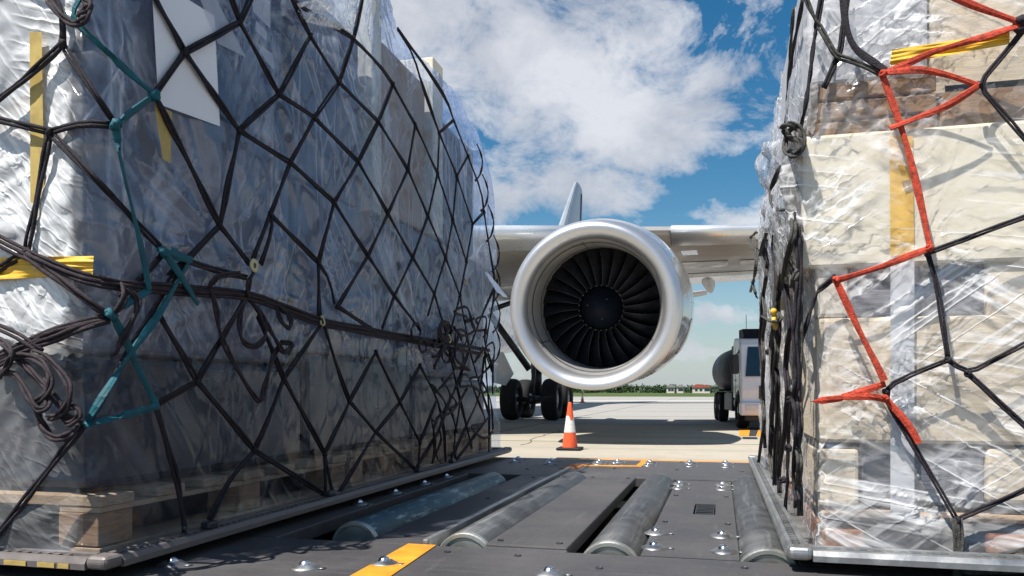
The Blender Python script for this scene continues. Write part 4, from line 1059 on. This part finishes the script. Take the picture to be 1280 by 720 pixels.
bolt_spots = [(.432, 1.17, 2*pi*(k+.4)/26, .016) for k in range(26)]+[(.22, .84, 2*pi*k/3+.8, .010) for k in range(3)]
for rr, tt, q, sz in bolt_spots:
    MB().sphere(EC+Vector((rr*math.cos(q), tt, rr*math.sin(q))), sz, 8).build('root_bolt', M['wheel'], eng, smooth=True)
def blade_mesh():
    m_ = MB(); NR, NC = 16, 8
    for side in (0, 1):
        vs = []
        for i in range(NR+1):
            f = i/NR; r = .42+(1.152-.42)*f
            stag = R(22+40*f); chord = .36+.24*f-.06*f*f
            sweep = -.30*(f**1.6)+.16*math.sin(pi*f)
            for k in range(NC+1):
                c_ = (k/NC-.5)*chord; camb = .05*(1-(2*k/NC-1)**2)*(1-f*.6)
                tang = c_*math.sin(stag)+camb*math.cos(stag); ax = 1.30+c_*math.cos(stag)-camb*math.sin(stag)*.5-.05*math.sin(pi*f)
                off = (.010 if side else 0)*(1-abs(2*k/NC-1)**3)
                phi = sweep*.16+tang/r
                rr = r
                vs.append((rr*math.sin(phi+off/r), ax+off*.3, rr*math.cos(phi+off/r)))
        m_.add(vs, [(i*(NC+1)+k, (i+1)*(NC+1)+k, (i+1)*(NC+1)+k+1, i*(NC+1)+k+1) for i in range(NR) for k in range(NC)])
    ed = MB(); pts = [m_.v[i*(NC+1)] for i in range(NR+1)]; ed.tube(pts, .0065, 5)
    return m_, ed
bm_, ed_ = blade_mesh()
NB = 26
b0 = None
for k in range(NB):
    if b0 is None:
        b0 = bm_.build('fan_blade', M['blade'], eng, smooth=True, local=True)
        b0.location = EC-ORG[air.name]
        bm_e = MB(); bm_e.v = ed_.v; bm_e.f = ed_.f; bm_e.mi = ed_.mi
        b0e = bm_e.build('blade_edge', M['blade_edge'], air, smooth=True, local=True); edge_me = b0e.data
        bpy.data.objects.remove(b0e)
        # the polished leading edge belongs to the blade's own mesh
        bmx = bmesh.new(); bmx.from_mesh(b0.data); nf = len(bmx.faces); bmx.from_mesh(edge_me)
        b0.data.materials.append(M['blade_edge'])
        bmx.faces.ensure_lookup_table()
        for f_ in bmx.faces[nf:]: f_.material_index = 1
        bmx.to_mesh(b0.data); bmx.free()
        o = b0
    else:
        o = b0.copy(); col.objects.link(o); o.parent = eng
    o.rotation_euler = (0, 2*pi*k/NB, 0)
# the whole engine hangs slightly nose down
_q = Matrix.Rotation(R(5.0), 4, 'X'); _c = EC-ORG[air.name]
eng.rotation_euler = (R(5.0), 0, 0); eng.location = _c-(_q @ _c)
# core nozzle and plug
MB().lathe([(3.4,.95),(4.6,.85),(5.4,.62),(5.42,.58),(4.6,.7)], EC, 'y', 48).build('core_nozzle', M['strut'], eng, smooth=True)
MB().lathe([(4.6,.55),(5.4,.4),(6.2,.1),(6.3,.01)], EC, 'y', 32).build('exhaust_plug', M['strut'], eng, smooth=True)
# service panel with three vent holes low on the cowl
def cowl_patch(t0, t1, q0, q1, lift, n=8):
    def rr(t):
        for (a, ra), (b_, rb) in zip(out, out[1:]):
            if a <= t <= b_: return ra+(rb-ra)*(t-a)/(b_-a)
    vs = []
    for i in range(n+1):
        for k in range(n+1):
            t = t0+(t1-t0)*i/n; q = q0+(q1-q0)*k/n; r = rf(t, rr(t), q)+lift
            vs.append(EC+Vector((r*math.cos(q), t, r*math.sin(q))))
    return MB().add(vs, [(i*(n+1)+k, (i+1)*(n+1)+k, (i+1)*(n+1)+k+1, i*(n+1)+k+1) for i in range(n) for k in range(n)])
pn = cowl_patch(.42, 1.0, R(-60), R(-49), .006).build('vent_panel', M['fairing'], eng, smooth=True)
so = pn.modifiers.new('t', 'SOLIDIFY'); so.thickness = .004
for q in (-57.5, -54.5, -51.5): 
    o = cowl_patch(.62, .74, R(q-.8), R(q+.8), .012, 3).build('vent_hole', M['dark'], eng, smooth=True)
m = MB()
for q in (-75, -30, 2, 62, 100):   # panel seams along the cowl
    a = cowl_patch(.75 if q < 0 else 1.1, 3.2, R(q-.12), R(q+.12), .004, 12); m.add(a.v, a.f)
for t in (.32, 1.3, 2.7):
    a = cowl_patch(t, t+.02, R(-180), R(180), .004, 60); m.add(a.v, a.f)
m.build('cowl_seam', M['fairing'], eng)
o = cowl_patch(1.34, 2.45, R(-33), R(-8), .007, 10).build('cowl_door', simple('mirror_panel', (.55,.55,.56), .10, .95, .5, .35, 2.2, .5, 3), eng, smooth=True)
so = o.modifiers.new('t', 'SOLIDIFY'); so.thickness = .004
MB().box(EC.x+1.50, EC.x+1.80, 15.6, 16.4, EC.z+1.02, EC.z+1.04).build('strake', M['nacelle'], eng, bevel=.008)
# main gear
GX, GY = -6.18, 26.35
gear = MB()
gear.tube([(GX,GY+1,.7),(GX,GY+.95,2.0)], .14, 16); gear.tube([(GX,GY+.95,1.6),(GX,GY+.9,4.4)], .24, 16)
gear.tube([(GX,GY-.1,.68),(GX,GY+2.1,.68)], .15, 12); gear.tube([(GX-.75,GY,.7),(GX+.75,GY,.7)], .09, 10); gear.tube([(GX-.75,GY+2,.7),(GX+.75,GY+2,.7)], .09, 10)
gear.tube([at(612,392,26.6), at(662,462,26.7)], .12, 8); gear.tube([at(612,388,26.9), at(640,378,27)], .09, 8)
gear.tube([(GX,GY+.6,2.3),(GX+.1,GY-.1,1.5),(GX,GY-.1,.9)], .07, 8); gear.tube([(GX-.15,GY+.7,2.6),(GX-.12,GY+.65,1.0)], .035, 6)
gear = gear.build('main_gear', M['strut'], air, smooth=True)
t0 = None
for dx in (-.7, .7):
    for dy in (0, 2.0):
        if t0 is None:
            mb = MB().lathe([(-.16,.36),(-.235,.40),(-.265,.52),(-.255,.62),(-.20,.675),(-.10,.70),(.10,.70),(.20,.675),(.255,.62),(.265,.52),(.235,.40),(.16,.36)], (0,0,0), 'x', 48, closed=True)
            for k in (-.12,-.04,.04,.12):
                pass
            t0 = mb.build('tyre', M['tyre'], gear, smooth=True, local=True)
            h = MB().lathe([(-.17,.02),(-.22,.10),(-.20,.16),(-.12,.22),(-.15,.33),(-.17,.37),(.17,.37),(.15,.33),(.12,.22),(.20,.16),(.22,.10),(.17,.02)], (0,0,0), 'x', 24)
            for k in range(9): q = 2*pi*k/9; h.sphere((-.14,.27*math.cos(q),.27*math.sin(q)), .03, 6)
            h0 = h.build('wheel_hub', M['wheel'], gear, smooth=True, local=True)
            a_, b_ = t0, h0
        else:
            a_, b_ = t0.copy(), h0.copy(); col.objects.link(a_); col.objects.link(b_); a_.parent = gear; b_.parent = gear
        L_ = Vector((GX+dx, GY+dy, .7))-ORG[air.name]; a_.location = L_; b_.location = L_
p = [at(617,441,26), at(628,440,26), at(641,467,26.2), at(631,482,26.2), at(616,478,26)]
m = MB(); dn = Vector((.02,.06,0)); n = len(p)
m.add(p+[q+dn for q in p], [tuple(range(n)), tuple(range(2*n-1,n-1,-1))]+[(i,(i+1)%n,(i+1)%n+n,i+n) for i in range(n)])
m.build('gear_door', M['white'], air, fix=True)

# ------------------------------------------------------------------ cones
def cone(label, loc, h, worn):
    r_ = thing('traffic_cone', label, 'traffic cone', loc, None)
    s_ = h/.83; x, y, z = loc
    MB().box(x-.21*s_, x+.21*s_, y-.21*s_, y+.21*s_, z+.001, z+.045*s_).build('base', M['rubber'], r_, bevel=.02*s_, seg=3)
    def rr(t): return (.135-.105*t)*s_
    H = h
    def band(nm, t0, t1, mat, grow=0):
        MB().lathe([(z+.045*s_+(H-.045*s_)*t, rr(t)+grow) for t in (t0, (t0+t1)/2, t1)], (x,y,0), 'z', 40).build(nm, mat, r_, smooth=True)
    band('body', 0, .33, M['cone_orange']); band('reflective_sleeve', .33, .70, M['cone_white'], .002*s_)
    m_ = MB().lathe([(z+.045*s_+(H-.045*s_)*t, q) for t, q in ((.70,rr(.70)),(.96,rr(.96)),(.985,rr(.985)*.9),(1,rr(1)*.55),(1,rr(1)*.5),(.9,rr(1)*.5))], (x,y,0), 'z', 40); m_.build('tip', M['cone_orange'], r_, smooth=True)
    if worn:   # ragged orange tongue below the tip, where the sleeve has torn
        n_ = 10; vs = []
        for i in range(n_+1):
            q = R(-100+i*9); lo = .70-.10*max(0, math.sin(i/n_*pi*1.3-.5))-random.uniform(0,.02)
            for t in (.705, lo): vs.append((x+(rr(t)+.0045)*math.cos(q), y+(rr(t)+.0045)*math.sin(q), z+.045*s_+(H-.045*s_)*t))
        MB().add(vs, [(2*i,2*i+1,2*i+3,2*i+2) for i in range(n_)]).build('torn_patch', M['cone_orange'], r_, smooth=True)
c = onZ(711, 563, 0); cone('orange and white traffic cone standing beyond the deck below the engine', (c.x, c.y+.1, .004), .80, True)
c = onZ(728, 503, 0); cone('tiny distant red and white cone right of the landing gear', (c.x, c.y, .004), .85, False)

# ------------------------------------------------------------------ tank truck
a = onZ(922, 535.5, 0); TR = R(14.6-8.8)
trk = thing('tank_truck', 'white cab tank truck parked beyond the right load, seen nose on', 'truck', (a.x, a.y, 0), None, TR)
# local frame: x to the right of the picture, y away from the camera; front left wheel at the origin
def tb(name, mb, mat, par=trk, **kw): return mb.build(name, mat, par, local=True, **kw)
W = 1.95
cab = MB(); cab.prism([(-.62,.55),(-.66,1.0),(-.62,1.32),(-.42,2.18),(-.28,2.34),(.75,2.42),(.95,2.30),(.98,.78),(.46,.78),(.36,.92),(.12,.99),(-.12,.99),(-.34,.92),(-.42,.74),(-.44,.55)], 0, W, 'x')
cabo = tb('cab', cab, M['white'], bevel=.05, seg=3, fix=True)
sw = MB(); sw.prism([(-.36,1.38),(-.30,1.42),(.42,1.42),(.42,2.08),(-.16,2.08)], -.008, .012, 'x'); tb('side_window', sw, M['glass'], cabo, fix=True)
sw = MB(); sw.prism([(.52,1.42),(.80,1.42),(.80,2.08),(.52,2.08)], -.008, .012, 'x'); tb('side_window', sw, M['glass'], cabo, fix=True)
ws = MB().add([(.12,-.650,1.36),(W-.12,-.650,1.36),(W-.2,-.45,2.12),(.2,-.45,2.12)]+[(.12,-.60,1.36),(W-.12,-.60,1.36),(W-.2,-.40,2.12),(.2,-.40,2.12)], [(0,1,2,3),(7,6,5,4),(0,4,5,1),(1,5,6,2),(2,6,7,3),(3,7,4,0)])
tb('windscreen', ws, M['glass'], cabo, fix=True)
tb('grille', MB().box(.45,W-.45,-.685,-.66,.78,1.12), M['plastic'], cabo, bevel=.02)
bmp = tb('bumper', MB().box(-.03,W+.03,-.78,-.50,.36,.70), M['white'], trk, bevel=.05, seg=3)
for x0 in (.10, W-.42): tb('headlamp', MB().box(x0,x0+.32,-.80,-.77,.50,.64), M['lamp'], bmp, bevel=.02)
tb('lower_valance', MB().box(.1,W-.1,-.72,-.52,.22,.355), M['plastic'], trk, bevel=.03)
dr = MB(); dr.box(-.006,-.001,-.36,-.35,.98,2.10); dr.box(-.006,-.001,.46,.47,.80,2.15); dr.box(-.03,-.006,.30,.42,1.26,1.29); tb('door_trim', dr, M['plastic'], cabo)
for xx, sg in ((-.22,-1),(W+.04,1)):
    mr = MB(); mr.box(xx,xx+.18,-.62,-.54,1.42,1.92); mo = tb('mirror', mr, M['plastic'], cabo, bevel=.04, seg=3)
    tb('mirror_arm', MB().tube([(xx+.09,-.55,1.88),(xx+(.25 if sg<0 else -.1),-.35,2.05)], .018, 6), M['plastic'], cabo)
tb('chassis', MB().box(.45,W-.45,-.3,8.2,.55,.80), M['plastic'])
vis = MB(); vis.prism([(-.15,2.34),(.95,2.42),(.98,2.66),(.30,2.64)], .15, W-.15, 'x'); tb('roof_box', vis, M['tank'], bevel=.03, fix=True)
tb('hose_cabinet', MB().box(.02,W-.02,1.10,1.55,.95,2.25), M['tank'], bevel=.04)
tk = MB().lathe([(1.85,.02),(1.72,.45),(1.70,.68),(1.76,.76),(7.6,.76),(7.66,.68),(7.7,.02)], (W/2-.05,0,1.66), 'y', 40, rfun=lambda t,r,q: r*(1+.16*abs(math.cos(q))))
tko = tb('tank', tk, M['tank'], smooth=True)
tb('tank_rim', MB().lathe([(1.70,.70),(1.69,.775),(1.80,.785),(1.82,.765)], (W/2-.05,0,1.66), 'y', 40, rfun=lambda t,r,q: r*(1+.16*abs(math.cos(q)))), M['tank'], tko, smooth=True)
ld = MB()
for xx in (.35,.65): ld.tube([(xx,1.62,.95),(xx,1.62,2.35)], .02, 6)
for k in range(6): ld.tube([(.35,1.62,1.1+k*.22),(.65,1.62,1.1+k*.22)], .016, 6)
tb('ladder', ld, M['plastic'])
tb('side_locker', MB().box(.0,.35,1.3,3.2,.42,.92), M['plastic'], bevel=.03)
tb('fuel_tank', MB().lathe([(1.0,.02),(1.0,.24),(1.28,.24),(1.28,.02)], (.28,0,.66), 'y', 20), M['alu'], smooth=False)
tb('rear_fender', MB().box(-.06,.5,4.2,6.5,.98,1.04), M['plastic'], bevel=.02)
tb('antenna', MB().tube([(.3,.6,2.66),(.3,.62,3.05)], .008, 5), M['plastic'])
tw = MB().lathe([(-.12,.24),(-.15,.32),(-.14,.43),(-.08,.475),(.08,.475),(.14,.43),(.15,.32),(.12,.24)], (0,0,0), 'x', 36, closed=True)
tm = None
for xx, yy in ((.12,0),(W-.12,0),(.12,4.7),(.12,5.85),(W-.12,4.7),(W-.12,5.85)):
    if tm is None:
        tm = tb('tyre', tw, M['tyre'], trk, smooth=True)
        hb = MB().lathe([(-.10,.01),(-.12,.09),(-.06,.12),(-.05,.20),(-.11,.25),(.11,.25),(.05,.20),(.06,.1),(.06,.01)], (0,0,0), 'x', 24)
        hm = tb('wheel_rim', hb, M['alu'], tm, smooth=True); o = tm
    else:
        o = tm.copy(); col.objects.link(o); o.parent = trk; h2 = hm.copy(); col.objects.link(h2); h2.parent = o
    o.location = (xx, yy, .475)

# ------------------------------------------------------------------ far edge: trees and houses
def tree(px, D, h, w, seed):
    rnd = random.Random(seed); p = at(px, 488, D); x, y = p.x, p.y
    r_ = thing('tree', 'small dark green tree in the far row beyond the apron', 'tree', (x,y,0), 'far row of trees beyond the airfield')
    MB().tube([(x,y,0),(x+.1,y,h*.35),(x,y,h*.7)], .2, 6, rad=[.25,.18,.06]).build('trunk', M['bark'], r_)
    c = MB(); cl = [(rnd.gauss(0,w*.28), rnd.gauss(0,w*.28), h*rnd.uniform(.35,.85), w*rnd.uniform(.18,.34)) for _ in range(9)]
    for _ in range(260):
        a, b, z, rr = rnd.choice(cl); v = Vector((rnd.gauss(0,1), rnd.gauss(0,1), rnd.gauss(0,1))).normalized()*rr*rnd.uniform(.6,1.05)
        q = Vector((x+a, y+b, z))+v; s_ = .30*rnd.uniform(.6,1.2)
        e1 = Vector((rnd.gauss(0,1), rnd.gauss(0,1), rnd.gauss(0,1))).normalized(); e2 = e1.orthogonal().normalized()
        c.add([q-e1*s_-e2*s_*.6, q+e1*s_-e2*s_*.6, q+e1*s_+e2*s_*.6, q-e1*s_+e2*s_*.6], [(0,1,2,3)])
    c.build('crown', M['leaf'], r_)
rnd = random.Random(3)
px = 612
while px < 980:
    D = rnd.uniform(300, 380); tree(px, D, rnd.uniform(1.9, 3.1)*D/340, rnd.uniform(4, 7), int(px*7)); px += rnd.uniform(5.5, 9)
def house(label, px, D, w, h, roofm, rh=1.2):
    p = at(px, 488, D); x, y = p.x, p.y
    r_ = thing('house', label, 'house', (x,y,0), None)
    wl = MB().box(x-w/2,x+w/2,y,y+6,0,h).build('wall', M['wall_white'], r_)
    MB().prism([(x-w/2-.3,h+.003),(x+w/2+.3,h+.003),(x+w*.2,h+rh),(x-w*.2,h+rh)], y-.3, y+6.3, 'y').build('roof', roofm, r_, fix=True)
    for k in (-.28, .1): MB().box(x+w*k, x+w*k+.9, y-.05, y-.01, h*.35, h*.8).build('window', M['glass'], r_)
house('white house with a red roof at the tree line left of the truck', 873, 285, 4.2, 2.0, M['roof_red'])
house('little pale house with a grey roof in the trees under the engine', 838, 292, 2.8, 2.1, M['fairing'], .8)
house('low cream house with a grey roof close beside the engine cowl', 850, 292, 2.4, 2.2, M['fairing'], .7)
house('small red roofed house right beside the white red roofed one', 883, 280, 2.4, 2.1, M['roof_red'], .9)

# ------------------------------------------------------------------ world
w = bpy.data.worlds.new('World'); sc.world = w; w.use_nodes = True
t = w.node_tree; t.nodes.clear()
def wn(ty, **k):
    n_ = t.nodes.new(ty)
    for a_, v_ in k.items(): setattr(n_, a_, v_)
    return n_
SH = Vector((.32, .43, -1.0))        # direction the sunlight travels
sd = -SH.normalized(); el = math.asin(sd.z); az = math.atan2(sd.x, sd.y)
sky = wn('ShaderNodeTexSky', sky_type='NISHITA', sun_disc=False, sun_elevation=el, sun_rotation=az, altitude=200, air_density=1.15, dust_density=.0, ozone_density=2.2)
bg = wn('ShaderNodeBackground'); bg.inputs[1].default_value = .08
wo = wn('ShaderNodeOutputWorld')
tc = wn('ShaderNodeTexCoord')
def wm(op, a, b=None, c=None, clamp=False):
    n_ = wn('ShaderNodeMath', operation=op); n_.use_clamp = clamp
    for k, v in enumerate((a, b, c)):
        if v is None: continue
        if isinstance(v, (int, float)): n_.inputs[k].default_value = v
        else: t.links.new(v, n_.inputs[k])
    return n_.outputs[0]
def wv(op, a, b):
    n_ = wn('ShaderNodeVectorMath', operation=op)
    for k, v in enumerate((a, b)):
        if isinstance(v, (tuple, Vector)): n_.inputs[k].default_value = tuple(v)
        else: t.links.new(v, n_.inputs[k])
    return n_.outputs['Value'] if op in ('DOT_PRODUCT', 'LENGTH') else n_.outputs[0]
gen = tc.outputs['Generated']
mp = wn('ShaderNodeMapping'); mp.inputs['Scale'].default_value = (1, 1, 1.5); t.links.new(gen, mp.inputs[0])
def wnoise(scale, det, ro, loc=(0,0,0), dist=0):
    m2 = wn('ShaderNodeVectorMath', operation='ADD'); t.links.new(mp.outputs[0], m2.inputs[0]); m2.inputs[1].default_value = loc
    n_ = wn('ShaderNodeTexNoise'); n_.inputs['Scale'].default_value = scale; n_.inputs['Detail'].default_value = det; n_.inputs['Roughness'].default_value = ro; n_.inputs['Distortion'].default_value = dist
    t.links.new(m2.outputs[0], n_.inputs['Vector']); return n_.outputs[0]
nA = wnoise(10, 12, .66, (3.1,.4,1.2), .35); nB = wnoise(3.2, 4, .5, (.3,5,2))
BL = [(560,20,170,110,1.),(700,70,150,110,1.1),(650,170,100,70,.9),(820,155,120,55,1.35),(870,120,70,45,.9),(700,235,120,32,.95),(620,215,60,50,.7),(960,165,80,36,1.05),(915,272,60,20,.8),(985,260,60,40,.8),(790,20,70,40,.5),
      (700,420,60,14,.0),(900,395,45,12,.5),(880,440,50,10,.55),(650,-160,260,110,1.0),(1050,200,90,50,.7),(350,90,200,160,1.)]
tot = None
fwd = Vector((-ST, CT, 0)); rgt = Vector((CT, ST, 0))
for (px, py, rx, ry, am) in BL:
    if am == 0: continue
    d0 = ray(px, py).normalized(); up = rgt.cross(d0)
    df = wv('SUBTRACT', gen, d0)
    a_ = wm('DIVIDE', wv('DOT_PRODUCT', df, rgt), rx/1000*1.25); b_ = wm('DIVIDE', wv('DOT_PRODUCT', df, up), ry/1000*1.25)
    r2 = wm('ADD', wm('MULTIPLY', a_, a_), wm('MULTIPLY', b_, b_))
    g_ = wm('MULTIPLY', wm('SUBTRACT', 1., r2, clamp=True), am)
    tot = g_ if tot is None else wm('MAXIMUM', tot, g_)
# clouds elsewhere in the sky (seen only in reflections)
side = wm('MULTIPLY', wm('SUBTRACT', .78, wv('DOT_PRODUCT', gen, fwd), clamp=True), 5., clamp=True)
tot = wm('MAXIMUM', tot, wm('MULTIPLY', wm('MULTIPLY', side, .62), wm('SUBTRACT', wm('MULTIPLY', nB, 3.2), 1.1, clamp=True)))
val = wm('ADD', wm('MULTIPLY', tot, .50), wm('MULTIPLY', wm('SUBTRACT', nA, .5), 1.9))
den = wm('DIVIDE', wm('SUBTRACT', val, .13), .5, clamp=True)
den = wm('MULTIPLY', den, wm('SUBTRACT', 2.0, den)); den = wm('MULTIPLY', den, .88)
shade = wnoise(5.5, 7, .6, (3.1,.4,1.29), .25)
rp = wn('ShaderNodeValToRGB'); rp.color_ramp.elements[0].position = .35; rp.color_ramp.elements[1].position = .62
rp.color_ramp.elements[0].color = (4.5,4.75,5.4,1); rp.color_ramp.elements[1].color = (7.4,7.5,7.9,1)
t.links.new(shade, rp.inputs[0])
hs = wn('ShaderNodeHueSaturation'); hs.inputs['Saturation'].default_value = 1.4; hs.inputs['Hue'].default_value = .493; hs.inputs['Value'].default_value = .84
t.links.new(sky.outputs[0], hs.inputs['Color'])
sx = wn('ShaderNodeSeparateXYZ'); t.links.new(gen, sx.inputs[0])
hzf = wm('MULTIPLY', wm('POWER', wm('SUBTRACT', 1., wm('DIVIDE', sx.outputs[2], .22), clamp=True), 1.6), .85)
hm_ = wn('ShaderNodeMix', data_type='RGBA'); t.links.new(hzf, hm_.inputs[0]); t.links.new(hs.outputs[0], hm_.inputs[6]); hm_.inputs[7].default_value = (3.6,4.5,5.3,1)
mx = wn('ShaderNodeMix', data_type='RGBA'); t.links.new(den, mx.inputs[0]); t.links.new(hm_.outputs[2], mx.inputs[6]); t.links.new(rp.outputs[0], mx.inputs[7])
t.links.new(mx.outputs[2], bg.inputs[0]); t.links.new(bg.outputs[0], wo.inputs[0])
# sun
sl = bpy.data.lights.new('sun', 'SUN'); sl.energy = 5.0; sl.angle = R(.53); sl.color = (1, .955, .89)
so = bpy.data.objects.new('sun', sl); col.objects.link(so); so.rotation_euler = SH.to_track_quat('-Z', 'Y').to_euler(); so.location = (-5, -5, 12)
# ------------------------------------------------------------------ camera
cd = bpy.data.cameras.new('camera'); cd.sensor_width = 36; cd.lens = 36*1000/1280; cd.shift_y = (488-360)/1280
cd.clip_start = .05; cd.clip_end = 8000
co = bpy.data.objects.new('camera', cd); col.objects.link(co); co.location = CAM; co.rotation_euler = (R(90), 0, TH)
sc.camera = co
sc.render.engine = 'CYCLES'
cy = sc.cycles; cy.max_bounces = 8; cy.transparent_max_bounces = 14; cy.diffuse_bounces = 3; cy.glossy_bounces = 4; cy.use_denoising = True; cy.sample_clamp_indirect = 6
cy.caustics_reflective = False; cy.caustics_refractive = False
sc.view_settings.view_transform = 'Standard'; sc.view_settings.look = 'None'; sc.view_settings.exposure = .5; sc.view_settings.gamma = 1
